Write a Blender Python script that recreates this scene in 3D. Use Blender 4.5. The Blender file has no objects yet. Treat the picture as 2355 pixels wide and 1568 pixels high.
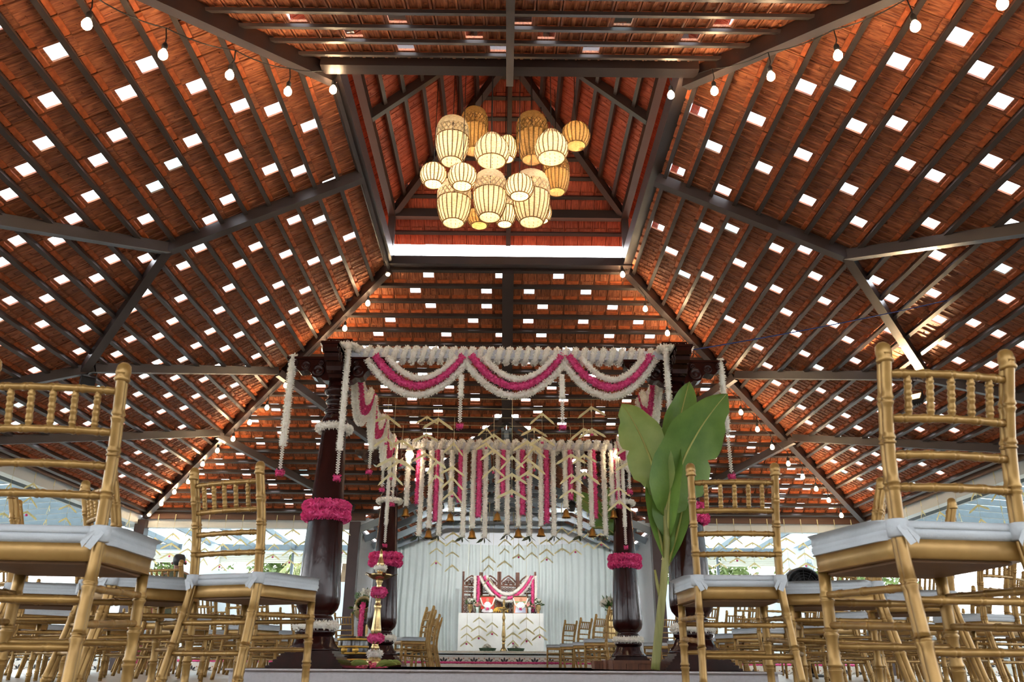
import bpy, math, random
import numpy as np
from mathutils import Vector, Matrix
random.seed(7)
RNG = np.random.default_rng(7)
SC = bpy.context.scene
COL = SC.collection
# ------------------------------------------------------------------ camera
CX, CY, F = 1177.5, 784.0, 1832.0
TH, ROLL, YAW, CH = math.radians(22.05), math.radians(0.4), math.atan(11.5 / 1832), 0.16
def cam_dir(x, y):
    cr, sr = math.cos(ROLL), math.sin(ROLL)
    x, y = x * cr - y * sr, x * sr + y * cr
    c, s = math.cos(TH), math.sin(TH)
    d = (x, c - y * s, s + y * c)
    ca, sa = math.cos(YAW), math.sin(YAW)
    return Vector((d[0] * ca + d[1] * sa, -d[0] * sa + d[1] * ca, d[2]))
EYE = Vector((0, 0, CH))
FWD = cam_dir(0, 0)
RIGHT = cam_dir(1, 0) - FWD
UP = cam_dir(0, 1) - FWD
cd = bpy.data.cameras.new('camera')
cd.sensor_fit = 'HORIZONTAL'; cd.sensor_width = 36; cd.lens = F / 2355 * 36
cd.clip_start = 0.05; cd.clip_end = 400
cd.dof.use_dof = True; cd.dof.focus_distance = 8.5; cd.dof.aperture_fstop = 8.0
cam = bpy.data.objects.new('camera', cd); COL.objects.link(cam)
m = Matrix.Identity(4)
for i, ax in enumerate((RIGHT, UP, -FWD)):
    for r in range(3): m[r][i] = ax[r]
m.translation = EYE
cam.matrix_world = m
SC.camera = cam
def ray(u, v): return cam_dir((u - CX) / F, -(v - CY) / F)
def atY(u, v, Y):
    r = ray(u, v); return EYE + r * (Y / r.y)
def atZ(u, v, Z):
    r = ray(u, v); return EYE + r * ((Z - CH) / r.z)
def zv(v, Y, u=1166): return atY(u, v, Y).z
def proj(p):
    q = Vector(p) - EYE; d = q.dot(FWD)
    if d < .05: return (-9999, -9999, -1)
    return (CX + F * q.dot(RIGHT) / d, CY - F * q.dot(UP) / d, d)
# ------------------------------------------------------------------ world and exposure
w = bpy.data.worlds.new('sky'); SC.world = w; w.use_nodes = True
bg = w.node_tree.nodes['Background']
bg.inputs[0].default_value = (0.93, 0.965, 1.0, 1); bg.inputs[1].default_value = 3.0
SC.view_settings.view_transform = 'Standard'; SC.view_settings.look = 'None'
SC.view_settings.exposure = 1.38; SC.view_settings.gamma = 1.0
SC.view_settings.use_curve_mapping = False
SC.cycles.max_bounces = 5; SC.cycles.diffuse_bounces = 3; SC.cycles.glossy_bounces = 2
SC.cycles.transmission_bounces = 4; SC.cycles.transparent_max_bounces = 8
SC.cycles.caustics_reflective = False; SC.cycles.caustics_refractive = False
SC.cycles.sample_clamp_indirect = 6.0
SC.cycles.use_denoising = True
SC.cycles.use_light_tree = False
SC.cycles.use_adaptive_sampling = True; SC.cycles.adaptive_threshold = 0.14
# ------------------------------------------------------------------ helpers
def lin(c):
    o = []
    for x in c:
        x /= 255.0
        o.append(x / 12.92 if x <= .04045 else ((x + .055) / 1.055) ** 2.4)
    return tuple(o)
MATS = {}
def mat(name, rgb, rough=.6, metal=0.0, var=0.0, scale=8.0, bump=0.0, bscale=40.0, stretch=(1, 1, 1), rand=0.0, spec=.5, coat=0.0,
        trans=0.0, emit=None, estr=0.0, rgb2=None, alpha=None):
    """Principled material with noise colour variation, per-object value jitter and fine bump."""
    if name in MATS: return MATS[name]
    M = bpy.data.materials.new(name); M.use_nodes = True; MATS[name] = M
    nt = M.node_tree; N = nt.nodes; L = nt.links
    b = N['Principled BSDF']
    c = lin(rgb)
    b.inputs['Base Color'].default_value = (*c, 1); b.inputs['Roughness'].default_value = rough
    b.inputs['Metallic'].default_value = metal
    b.inputs['Specular IOR Level'].default_value = spec
    b.inputs['Coat Weight'].default_value = coat
    b.inputs['Coat Roughness'].default_value = .12
    tc = mp = None
    if var or bump or rand:
        tc = N.new('ShaderNodeTexCoord'); mp = N.new('ShaderNodeMapping'); mp.inputs['Scale'].default_value = stretch
        L.new(tc.outputs['Object'], mp.inputs['Vector'])
    if var or rand:
        mix = N.new('ShaderNodeMix'); mix.data_type = 'RGBA'; mix.blend_type = 'MIX'
        c2 = lin(rgb2) if rgb2 else tuple(x * (1 - var) for x in c)
        c1 = c if rgb2 else tuple(min(1, x * (1 + var * .6)) for x in c)
        mix.inputs['A'].default_value = (*c1, 1); mix.inputs['B'].default_value = (*c2, 1)
        nz = N.new('ShaderNodeTexNoise'); nz.inputs['Scale'].default_value = scale; nz.inputs['Detail'].default_value = 4
        if rand:
            oi = N.new('ShaderNodeObjectInfo')
            ad = N.new('ShaderNodeVectorMath'); ad.operation = 'ADD'
            sc_ = N.new('ShaderNodeVectorMath'); sc_.operation = 'SCALE'
            cb = N.new('ShaderNodeCombineXYZ')
            for i in range(3): L.new(oi.outputs['Random'], cb.inputs[i])
            L.new(cb.outputs[0], sc_.inputs[0]); sc_.inputs['Scale'].default_value = 37.0
            L.new(mp.outputs[0], ad.inputs[0]); L.new(sc_.outputs[0], ad.inputs[1])
            L.new(ad.outputs[0], nz.inputs['Vector'])
        else:
            L.new(mp.outputs[0], nz.inputs['Vector'])
        mr = N.new('ShaderNodeMapRange'); mr.inputs[1].default_value = .3; mr.inputs[2].default_value = .7
        L.new(nz.outputs['Fac'], mr.inputs[0]); L.new(mr.outputs[0], mix.inputs['Factor'])
        out = mix.outputs['Result']
        if rand:
            hs = N.new('ShaderNodeHueSaturation')
            mr2 = N.new('ShaderNodeMapRange'); mr2.inputs[3].default_value = 1 - rand; mr2.inputs[4].default_value = 1 + rand
            L.new(oi.outputs['Random'], mr2.inputs[0]); L.new(mr2.outputs[0], hs.inputs['Value']); L.new(out, hs.inputs['Color'])
            out = hs.outputs[0]
        L.new(out, b.inputs['Base Color'])
    if bump:
        nb = N.new('ShaderNodeTexNoise'); nb.inputs['Scale'].default_value = bscale; nb.inputs['Detail'].default_value = 3
        L.new(mp.outputs[0], nb.inputs['Vector'])
        bp = N.new('ShaderNodeBump'); bp.inputs['Strength'].default_value = bump; bp.inputs['Distance'].default_value = .01
        L.new(nb.outputs['Fac'], bp.inputs['Height']); L.new(bp.outputs[0], b.inputs['Normal'])
    if emit:
        b.inputs['Emission Color'].default_value = (*lin(emit), 1); b.inputs['Emission Strength'].default_value = estr
    if trans:
        tr = N.new('ShaderNodeBsdfTranslucent'); tr.inputs[0].default_value = (*c, 1)
        ms = N.new('ShaderNodeMixShader'); ms.inputs[0].default_value = trans
        L.new(b.outputs[0], ms.inputs[1]); L.new(tr.outputs[0], ms.inputs[2])
        L.new(ms.outputs[0], N['Material Output'].inputs[0])
        if var or rand: L.new(out, tr.inputs[0])
    return M
def glass(name, rgb, gloss=.08, dim_scatter=0.0):
    M = bpy.data.materials.new(name); M.use_nodes = True; N = M.node_tree.nodes; L = M.node_tree.links
    N.remove(N['Principled BSDF'])
    t = N.new('ShaderNodeBsdfTransparent'); t.inputs[0].default_value = (*lin(rgb), 1)
    g = N.new('ShaderNodeBsdfGlossy'); g.inputs['Roughness'].default_value = .05
    ms = N.new('ShaderNodeMixShader'); ms.inputs[0].default_value = gloss
    L.new(t.outputs[0], ms.inputs[1]); L.new(g.outputs[0], ms.inputs[2])
    o = ms.outputs[0]
    if dim_scatter:
        d = N.new('ShaderNodeBsdfTranslucent'); d.inputs[0].default_value = (.8, .87, .87, 1)  # patchy translucent layer added to dim sky light through the glass
        nz = N.new('ShaderNodeTexNoise'); nz.inputs['Scale'].default_value = 6
        mr = N.new('ShaderNodeMapRange'); mr.inputs[1].default_value = .35; mr.inputs[2].default_value = .65
        mr.inputs[3].default_value = dim_scatter * .5; mr.inputs[4].default_value = dim_scatter
        L.new(nz.outputs['Fac'], mr.inputs[0])
        m2 = N.new('ShaderNodeMixShader'); L.new(mr.outputs[0], m2.inputs[0]); L.new(o, m2.inputs[1]); L.new(d.outputs[0], m2.inputs[2])
        o = m2.outputs[0]
    L.new(o, N['Material Output'].inputs[0])
    return M
class MB:
    def __init__(s): s.v = []; s.f = []; s.sm = []; s.mi = []
    def add(s, vs, fs, smooth=False, mi=0):
        b = len(s.v); s.v.extend([tuple(p) for p in vs])
        for f in fs: s.f.append(tuple(b + i for i in f)); s.sm.append(smooth); s.mi.append(mi)
    def box(s, c, size, M=None, mi=0, taper=1.0):
        hx, hy, hz = size[0] / 2, size[1] / 2, size[2] / 2
        vs = []
        for z in (-hz, hz):
            t = taper if z > 0 else 1
            for x, y in ((-hx, -hy), (hx, -hy), (hx, hy), (-hx, hy)):
                p = Vector((x * t, y * t, z))
                if M is not None: p = M @ p
                vs.append((c[0] + p[0], c[1] + p[1], c[2] + p[2]))
        s.add(vs, [(3, 2, 1, 0), (4, 5, 6, 7), (0, 1, 5, 4), (1, 2, 6, 5), (2, 3, 7, 6), (3, 0, 4, 7)], mi=mi)
    def bar(s, p0, p1, w, h, up=(0, 0, 1), mi=0):
        p0 = Vector(p0); p1 = Vector(p1); d = (p1 - p0).normalized(); upv = Vector(up)
        sd = d.cross(upv)
        if sd.length < 1e-4: sd = d.cross(Vector((1, 0, 0)))
        sd.normalize(); u = sd.cross(d).normalized()
        vs = []
        for p in (p0, p1):
            for a, b in ((-1, -1), (1, -1), (1, 1), (-1, 1)): vs.append(p + sd * (a * w / 2) + u * (b * h / 2))
        s.add(vs, [(3, 2, 1, 0), (4, 5, 6, 7), (0, 1, 5, 4), (1, 2, 6, 5), (2, 3, 7, 6), (3, 0, 4, 7)], mi=mi)
    def tube(s, path, r, n=8, smooth=True, cap=True, mi=0):
        P = [Vector(p) for p in path]; k = len(P)
        R = [r] * k if isinstance(r, (int, float)) else list(r)
        t = (P[1] - P[0]).normalized(); ref = Vector((0, 0, 1)) if abs(t.z) < .9 else Vector((1, 0, 0))
        nrm = (ref - t * ref.dot(t)).normalized(); vs = []
        for i in range(k):
            a = P[max(i - 1, 0)]; b = P[min(i + 1, k - 1)]
            t2 = b - a
            t = t2.normalized() if t2.length > 1e-9 else t
            nrm = nrm - t * nrm.dot(t)
            nrm = nrm.normalized() if nrm.length > 1e-6 else Vector((1, 0, 0))
            bn = t.cross(nrm)
            for j in range(n):
                q = 2 * math.pi * j / n; vs.append(P[i] + (nrm * math.cos(q) + bn * math.sin(q)) * R[i])
        fs = [(i * n + j, i * n + (j + 1) % n, (i + 1) * n + (j + 1) % n, (i + 1) * n + j) for i in range(k - 1) for j in range(n)]
        if cap: fs += [tuple(range(n - 1, -1, -1)), tuple(range((k - 1) * n, k * n))]
        s.add(vs, fs, smooth, mi)
    def lathe(s, prof, n=24, c=(0, 0, 0), smooth=True, M=None, mi=0, sq=0.0, flute=0.0, nf=12):
        vs = []
        for r, z in prof:
            for j in range(n):
                q = 2 * math.pi * j / n; rr = r * (1 + flute * math.cos(nf * q))
                p = Vector((rr * math.cos(q), rr * math.sin(q), z))
                if M is not None: p = M @ p
                vs.append((c[0] + p.x, c[1] + p.y, c[2] + p.z))
        k = len(prof)
        fs = [(i * n + j, i * n + (j + 1) % n, (i + 1) * n + (j + 1) % n, (i + 1) * n + j) for i in range(k - 1) for j in range(n)]
        if prof[0][0] > 1e-4: fs.append(tuple(range(n - 1, -1, -1)))
        if prof[-1][0] > 1e-4: fs.append(tuple(range((k - 1) * n, k * n)))
        s.add(vs, fs, smooth, mi)
    def ball(s, c, r, n=10, m=6, mi=0, sz=1.0):
        s.lathe([(max(1e-5, r * math.sin(math.pi * i / m)), -r * sz * math.cos(math.pi * i / m)) for i in range(m + 1)], n, c, mi=mi)
    def mesh(s, name, mats):
        me = bpy.data.meshes.new(name); me.from_pydata(s.v, [], s.f)
        if not isinstance(mats, (list, tuple)): mats = [mats]
        for q in mats: me.materials.append(q)
        me.polygons.foreach_set('use_smooth', s.sm)
        if len(mats) > 1: me.polygons.foreach_set('material_index', s.mi)
        me.update(); return me
    def build(s, name, mats, parent=None, loc=(0, 0, 0), rotz=0.0):
        return link(name, s.mesh(name, mats), parent, loc, rotz)
def link(name, me, parent=None, loc=(0, 0, 0), rotz=0.0):
    o = bpy.data.objects.new(name, me); COL.objects.link(o); o.location = loc
    if rotz: o.rotation_euler = (0, 0, rotz)
    if parent is not None: o.parent = parent
    return o
def tag(o, label=None, cat=None, group=None, kind=None):
    if label: o['label'] = label
    if cat: o['category'] = cat
    if group: o['group'] = group
    if kind: o['kind'] = kind
    return o
def thing(name, loc, rotz=0.0, label=None, cat=None, group=None, kind=None):
    o = link(name, None, None, loc, rotz); o.empty_display_size = .1
    return tag(o, label, cat, group, kind)
def copy_tree(o, parent=None):
    c = o.copy(); COL.objects.link(c); c.parent = parent
    for ch in o.children: copy_tree(ch, c)
    return c
# ------------------------------------------------------------------ materials
TERRA = mat('terracotta_tile', (190, 116, 74), .62, var=.45, scale=1.0, rgb2=(108, 50, 32), bump=.3, bscale=1.6, stretch=(75, 8, 75), rand=.2)
TERRA_O = mat('clean_lit_orange_tile_lug', (192, 98, 52), .6, var=.3, scale=20)  # clean clay orange, brightened to carry the light on the lugs
TERRA_RED_LIT = mat('red_lit_terracotta_tile', (194, 96, 66), .6, var=.4, scale=1.0, rgb2=(134, 54, 38), bump=.3, bscale=1.6, stretch=(75, 8, 75), rand=.16)  # reddening by light from the roof gap is put into this colour
STEEL = mat('dark_brown_painted_steel', (58, 47, 45), .38, var=.15, scale=3, bump=.04, spec=.5)
STEEL2 = mat('grey_brown_purlin_steel', (70, 61, 58), .35, metal=.25, var=.15, scale=3)
GREY_STEEL = mat('blue_grey_painted_steel', (122, 132, 138), .4, var=.12, scale=3)
LEAK_STRIP = mat('dark_leak_strip', (60, 32, 24), .8, var=.3, scale=5)  # dark strips added over the hips to stop light leaks
PANES = [glass('clear_tile_glass', (250, 252, 255)), glass('pale_blue_tile_glass', (222, 236, 240)), glass('teal_tile_glass', (184, 206, 210))]
# ------------------------------------------------------------------ the tiled roof
HR, XR, YF, YN, PIT = 5.66, 1.76, 10.5, 6.36, math.radians(27.26)
cp, sp = math.cos(PIT), math.sin(PIT)
TW = .2165
def np_box(x0, x1, y0, y1, z0, z1, top=False):
    v = [(x, y, z) for z in (z0, z1) for x, y in ((x0, y0), (x1, y0), (x1, y1), (x0, y1))]
    f = [(3, 2, 1, 0), (0, 1, 5, 4), (1, 2, 6, 5), (2, 3, 7, 6), (3, 0, 4, 7)]
    if top: f.append((4, 5, 6, 7))
    return v, f
def join_np(parts):
    V, Fc = [], []
    for v, f in parts:
        b = len(V); V += v; Fc += [tuple(b + i for i in q) for q in f]
    return V, Fc
def lug(d):
    # hooked head of the tile that sits over the batten
    v = [(.012, .0, -.004), (TW - .012, 0, -.004), (TW - .012, .052, -.004), (.012, .052, -.004),
         (.03, .006, -.034), (TW - .03, .006, -.034), (TW - .03, .046, -.034), (.03, .046, -.034)]
    return v, [(4, 5, 6, 7), (0, 1, 5, 4), (1, 2, 6, 5), (2, 3, 7, 6), (3, 0, 4, 7)]
def tile_data(d):
    us = [0, .005, .006, .022, .027, .086, .091, .118, .123, .190, .195, .211, .212, TW]
    ns = [.012, .012, -.012, -.012, .002, .002, -.010, -.010, .002, .002, -.007, -.007, .012, .012]
    v = [(u, .0, n) for u, n in zip(us, ns)] + [(u, d, n - .004) for u, n in zip(us, ns)]
    k = len(us); f = [(i, i + 1, k + i + 1, k + i) for i in range(k - 1)]
    f.append(tuple(range(k, 2 * k)))
    top = ([(-.007, -.022, .016), (TW + .007, -.022, .016), (TW + .007, d + .01, .011), (-.007, d + .01, .011)], [(0, 1, 2, 3)])
    return join_np([(v, f), top, lug(d), np_box(.040, .066, .135, .143, -.010, 0), np_box(.146, .172, .205, .213, -.010, 0)])
def sky_tile_data(d):
    a0, a1, b0, b1 = .03, TW - .03, .075, d - .03
    P = []
    for x0, x1, y0, y1 in ((0, a0, 0, d), (a1, TW, 0, d), (a0, a1, 0, b0), (a0, a1, b1, d)):
        P.append(np_box(x0, x1, y0, y1, -.008, .012, True))
    return join_np(P + [lug(d)])
def sky_pane_data(d):
    return [(.026, .07, .004), (TW - .026, .07, .004), (TW - .026, d - .026, .004), (.026, d - .026, .004),
            (.026, .07, .009), (TW - .026, .07, .009), (TW - .026, d - .026, .009), (.026, d - .026, .009)], \
           [(3, 2, 1, 0), (4, 5, 6, 7), (0, 1, 5, 4), (1, 2, 6, 5), (2, 3, 7, 6), (3, 0, 4, 7)]
def mesh_of(name, vf, mt, lugs=None):
    me = bpy.data.meshes.new(name); me.from_pydata([tuple(map(float, q)) for q in vf[0]], [], vf[1]); me.materials.append(mt)
    if lugs:
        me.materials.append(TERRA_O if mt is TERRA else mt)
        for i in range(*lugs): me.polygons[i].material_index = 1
    me.update(); return me
GLASS = {
'B':'0:-6,-1,3;1:-7,-2,1,5;2:-6,-2,2,7;3:-9,-3,1,5,9;4:-10,-5,-1,2,7,10;5:-11,-6,4,8;6:1,-9;7:-7,6,-13;8:-15,-10,-5,3,15;9:-16,-12,-8,-3,1,4,9;10:-19,-10,-6,2,7,13;11:-21,-16,-8,4,8;12:-19,-7,6,9,18;13:-21,-16,-12,7,20;14:-23,17,21,-8,10;15:-25,-16,20,24;16:-27,-23,-18,17,23,25;17:-25,-21,12,18,24,26;18:-27,-18,24,28;19:-20,23,26,29',
'L':'0:32,37,43;1:30,35,40,45;2:29,34,39,44;3:27,32,37,42,47;4:25,30,35,40,45,49;5:26,31,36,41,46,50;6:23,28,32,38,43,48,52;7:21,25,29,34,39,45,49,53;8:27,31,37,42,47,50,54;9:28,32,36,40,44,48,52,56;10:29,33,37,41,45,49,53,57;11:32,36,40,44,48,51,55;12:33,37,41,45,49,53,56;13:36,39,43,47,51,55,59;14:37,41,45,48,52,56,60;15:39,43,47,50,54,58,62;16:49,52,56,60,64;17:46,50,53,61,65;18:48,52,63;19:50',
'R':'0:31,36,42;1:33,44;2:30,36,40,46;3:27,33,39,45;4:26,31,37,42,47;5:24,28,34,39,44,49;6:22,27,32,38,43,49;7:23,29,34,40,45,51;8:24,29,36,42,47,53;9:27,32,38,44,49,55;10:28,34,39,45,50,55;11:30,37,42,47,53,57;12:33,39,43,48,53,59;13:35,38,41,44,48,51,55,58;14:38,42,52,56,59,62;15:38,41,48,54,57,60,64;16:49,52,56,59,62,65;17:50,54,58,61,65;18:57,62,66;19:57,61,64',
'F':'1:-5,-1,3;2:-7,-2,1,7;3:-9,-5,0,4,8'}
def glass_set(s):
    out = set()
    for row in s.split(';'):
        k, js = row.split(':')
        for j in js.split(','): out.add((int(k), int(j)))
    return out
TILE_CACHE = {}
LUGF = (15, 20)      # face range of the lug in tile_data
def tile_meshes(d, red):
    key = (round(d, 4), red)
    if key not in TILE_CACHE:
        m_ = TERRA_RED_LIT if red else TERRA
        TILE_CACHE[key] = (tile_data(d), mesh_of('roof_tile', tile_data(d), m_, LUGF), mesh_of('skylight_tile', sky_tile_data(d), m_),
                           [mesh_of('pane', sky_pane_data(d), p) for p in PANES])
    return TILE_CACHE[key]
def roof_slope(name, label, p0, a, dn, nrm, lo, hi, rows, s_first, d, glassed=(), skip=None, limit=300, red=False, purlin=True, pmat=None, psz=(.045, .065), poff=.066):
    """one plane of tiles: rows run along a, step down dn; lo(s), hi(s) bound the row."""
    root = thing(name, (0, 0, 0), kind='structure'); root['label'] = label
    p0 = Vector(p0); a = Vector(a); dn = Vector(dn); nrm = Vector(nrm)
    flip = a.cross(dn).dot(nrm) < 0
    td, tm, sm, pm = tile_meshes(d, red)
    cells = []
    for k in rows:
        s0 = s_first + k * d; sc_ = s0 + d / 2
        j0 = math.floor(lo(sc_) / TW); j1 = math.ceil(hi(sc_) / TW)
        for j in range(j0, j1 + 1):
            ac = (j + .5) * TW
            if ac < lo(sc_) - .04 or ac > hi(sc_) + .04: continue
            c = p0 + a * ac + dn * sc_
            if skip and skip(c): continue
            u, v, dep = proj(c)
            inv = -60 < u < 2415 and -60 < v < 1600 and dep > 0
            org = p0 + a * ((j + 1) * TW if flip else j * TW) + dn * s0
            cells.append((0 if inv else 1, dep, k, j, org))
    cells.sort(key=lambda q: (q[0], q[1]))
    aa = -a if flip else a
    Mr = Matrix((aa, dn, nrm)).transposed()
    n_ind = 0; rest = []
    for out, dep, k, j, org in cells:
        M4 = Mr.to_4x4(); M4.translation = org
        if (k, j) in glassed and not out:
            o = link('skylight_tile', sm, root); o.matrix_basis = M4
            q = RNG.random(); pi_ = 0 if q < .86 else (1 if q < .95 else 2)
            link('pane', pm[pi_], o)
        elif not out and n_ind < limit:
            n_ind += 1
            jit = Matrix.Translation((random.uniform(-.002, .002), random.uniform(-.003, .003), random.uniform(-.0025, .0025)))
            o = link('roof_tile', tm, root); o.matrix_basis = M4 @ jit
        else:
            rest.append(org)
    if rest:
        V0 = np.array(td[0]); nv = len(V0); R3 = np.array([[Mr[i][q] for q in range(3)] for i in range(3)])
        W = V0 @ R3.T
        O = np.array([tuple(q) for q in rest]) + RNG.uniform(-.002, .002, (len(rest), 3))
        V = (W[None] + O[:, None]).reshape(-1, 3)
        fc = [tuple(q + i * nv for q in f) for i in range(len(rest)) for f in td[1]]
        me = bpy.data.meshes.new('roof_tiling'); me.from_pydata(V.tolist(), [], fc); me.materials.append(TERRA_RED_LIT if red else TERRA); me.materials.append(TERRA_RED_LIT if red else TERRA_O)
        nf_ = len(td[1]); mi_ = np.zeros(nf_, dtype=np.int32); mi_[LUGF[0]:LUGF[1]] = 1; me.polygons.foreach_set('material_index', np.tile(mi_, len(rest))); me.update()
        o = link('roof_tiling', me, root); o['kind'] = 'stuff'
    if purlin:
        for k in list(rows) + ([] if red else [rows[-1] + 1]):
            s_ = s_first + k * d + .075
            segs = [(lo(s_), hi(s_))]
            if skip:
                xs = np.arange(lo(s_), hi(s_), .05); ok = [not skip(p0 + a * float(x) + dn * s_) for x in xs]; segs = []; st = None
                for x, g in zip(xs, ok):
                    if g and st is None: st = x
                    if not g and st is not None: segs.append((st, x)); st = None
                if st is not None: segs.append((st, hi(s_)))
            for x0, x1 in segs:
                if x1 - x0 < .1: continue
                mb = MB(); mb.bar(p0 + a * float(x0) + dn * s_ - nrm * poff, p0 + a * float(x1) + dn * s_ - nrm * poff, psz[0], psz[1], up=nrm)
                mb.build('purlin', pmat or STEEL2, root)
    return root
YM = (YF + YN) / 2
RUN = 5.30; SMAX = RUN / cp
KF = 1.5; PF = math.atan(math.tan(PIT) / KF); cf, sf = math.cos(PF), math.sin(PF)
def valley(c): return abs(c.x) < (c.y - 13.32) * 1.04
roof_slope('ceiling_left', 'terracotta tiled roof slope with square glass tiles rising from the left eave', (-XR, 0, HR), (0, 1, 0), (-cp, 0, -sp), (-sp, 0, cp),
           lambda s: YN - s * cp * KF, lambda s: YF + s * cp, range(-1, 21), .43 - .175, .2805, glass_set(GLASS['L']))
roof_slope('ceiling_right', 'terracotta tiled roof slope with square glass tiles rising from the right eave', (XR, 0, HR), (0, 1, 0), (cp, 0, -sp), (sp, 0, cp),
           lambda s: YN - s * cp * KF, lambda s: YF + s * cp, range(0, 21), .26 - .185, .2885, glass_set(GLASS['R']))
roof_slope('ceiling_back', 'terracotta tiled roof slope above the stage side', (0, YF, HR), (1, 0, 0), (0, cp, -sp), (0, sp, cp),
           lambda s: -XR - s * cp, lambda s: XR + s * cp, range(0, 21), .2 - .175, .2895, glass_set(GLASS['B']), skip=valley)
roof_slope('ceiling_front', 'terracotta tiled roof slope overhead nearest the camera', (0, YN, HR), (1, 0, 0), (0, -cf, -sf), (0, -sf, cf),
           lambda s: -XR - s * cf / KF, lambda s: XR + s * cf / KF, range(0, 29), .085, .2885, glass_set(GLASS['F']), psz=(.05, .03), poff=.05)
# raised lantern roof over the opening
P2 = math.radians(40); c2, s2 = math.cos(P2), math.sin(P2)
ZP = 6.60; ZRG = ZP + XR * math.tan(P2); HL = (YF - YN) / 2 - XR
rl = range(0, 10); LD = (XR + .46) / c2 / 10
for nm, lb, p0, a, dn, nr, e in (
    ('ceiling_lantern_left', 'tiled underside of the raised roof, red light in its colour, left plane', (0, YM, ZRG), (0, 1, 0), (-c2, 0, -s2), (-s2, 0, c2), HL),
    ('ceiling_lantern_right', 'tiled underside of the raised roof, red light in its colour, right plane', (0, YM, ZRG), (0, 1, 0), (c2, 0, -s2), (s2, 0, c2), HL),
    ('ceiling_lantern_back', 'tiled underside of the raised roof, red light in its colour, back plane', (0, YM + HL, ZRG), (1, 0, 0), (0, c2, -s2), (0, s2, c2), 0),
    ('ceiling_lantern_front', 'tiled underside of the raised roof, red light in its colour, front plane', (0, YM - HL, ZRG), (1, 0, 0), (0, -c2, -s2), (0, -s2, c2), 0)):
    roof_slope(nm, lb, p0, a, dn, nr, (lambda s, e=e: -e - s * c2), (lambda s, e=e: e + s * c2), rl, 0, LD, red=True, pmat=STEEL, psz=(.05, .06))
# steel frame
fr = thing('ceiling_frame', (0, 0, 0), kind='structure'); fr['label'] = 'dark brown steel ring beam, hips and braces under the tiles'
def beam(name, p0, p1, w, h, mt=None, up=(0, 0, 1)):
    mb = MB(); mb.bar(p0, p1, w, h, up); return mb.build(name, mt or STEEL, fr)
def zs(x, y, off=.12):
    """height under the sloping planes at plan point x, y"""
    t = max(abs(x) - XR, y - YF, (YN - y) / KF, 0); return HR - t * math.tan(PIT) - off
def pb(x, y, off=.12): return Vector((x, y, zs(x, y, off)))
ZB = HR + .06
for s in (-1, 1):
    beam('ring_beam', (s * XR, YN - .2, ZB), (s * XR, YF + .06, ZB), .13, .24)
    for y, e in ((YF, 1), (YN, -KF)):
        beam('hip_beam', pb(s * XR, y, .11), Vector((s * (XR + RUN), y + e * RUN, HR - RUN * math.tan(PIT) - .11)), .10, .17)
        mb = MB(); A = Vector((s * XR, y, HR + .06)); Bq = Vector((s * (XR + RUN), y + e * RUN, HR - RUN * math.tan(PIT) + .06)); mb.bar(A, Bq, .42, .03)
        mb.build('hip_leak_strip', LEAK_STRIP, fr)  # strip added above the cut tiles to keep sky light out
for y, zc, hh in ((YN - .20, HR - .07, .25), (YF - .05, HR - .02, .13)): beam('ring_beam', (-XR - .06, y, zc), (XR + .06, y, zc), .13, hh)
def path_beam(name, pts, w, h, off=.13):
    q = [pb(*p, off) for p in pts]
    for A, Bq in zip(q[:-1], q[1:]): beam(name, A, Bq, w, h)
for s in (-1, 1):
    path_beam('rafter', [(s * XR, 8.08), (s * 3.83, 7.95)], .11, .13)
    path_beam('brace', [(s * 3.83, 7.95), (s * 5.45, 9.70)], .10, .12)
    path_beam('brace', [(s * 3.83, 7.95), (s * 5.5, 5.45)], .10, .12)
    path_beam('brace', [(s * 3.72, 12.15), (s * 5.36, 9.75)], .10, .12)
    path_beam('brace', [(s * 5.36, 9.75), (s * 6.6, 9.0)], .10, .12)
    path_beam('brace', [(s * 5.02, 13.5), (s * 6.95, 10.35)], .10, .12)
    path_beam('brace', [(s * 3.72, 12.25), (s * 1.75, 14.5)], .10, .12)
    path_beam('brace', [(s * 5.05, 13.6), (s * 2.95, 15.55)], .10, .12)
    path_beam('valley_rafter', [(0, 13.3), (s * 2.45, 15.7)], .10, .14)
path_beam('rafter', [(0, YF), (0, 13.3)], .17, .16)
path_beam('rafter', [(0, YN), (0, YN - 7.6)], .07, .13)
# lantern posts, plate and hips
for sx in (-1, 1):
    for y in (YN, YF): beam('lantern_post', (sx * XR, y, ZB), (sx * XR, y, ZP - .05), .10, .10)
    beam('lantern_plate', (sx * XR, YN, ZP - .12), (sx * XR, YF, ZP - .12), .10, .14)
    beam('lantern_rafter', (sx * (XR + .02), 8.2, ZP - .14), (sx * .1, 8.2, ZRG - .16), .08, .12)
    for y, e in ((YF, 1), (YN, -1)):
        beam('lantern_hip', (sx * XR, y, ZP - .13), (0, YM + e * HL, ZRG - .15), .09, .13)
        mb = MB(); mb.bar((sx * (XR + .46), y + e * .46, ZP - .46 * math.tan(P2) + .05), (0, YM + e * HL, ZRG + .06), .3, .02); mb.build('hip_leak_strip', LEAK_STRIP, fr)
for y in (YN, YF): beam('lantern_plate', (-XR, y, ZP - .12), (XR, y, ZP - .12), .10, .14)
beam('lantern_ridge', (0, YM - HL - .05, ZRG - .14), (0, YM + HL + .05, ZRG - .14), .09, .12)
for y, e in ((YF, 1), (YN, -1)):
    beam('lantern_rafter', (0, y + e * .4, ZP - .42), (0, YM + e * HL, ZRG - .15), .07, .09)
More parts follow.
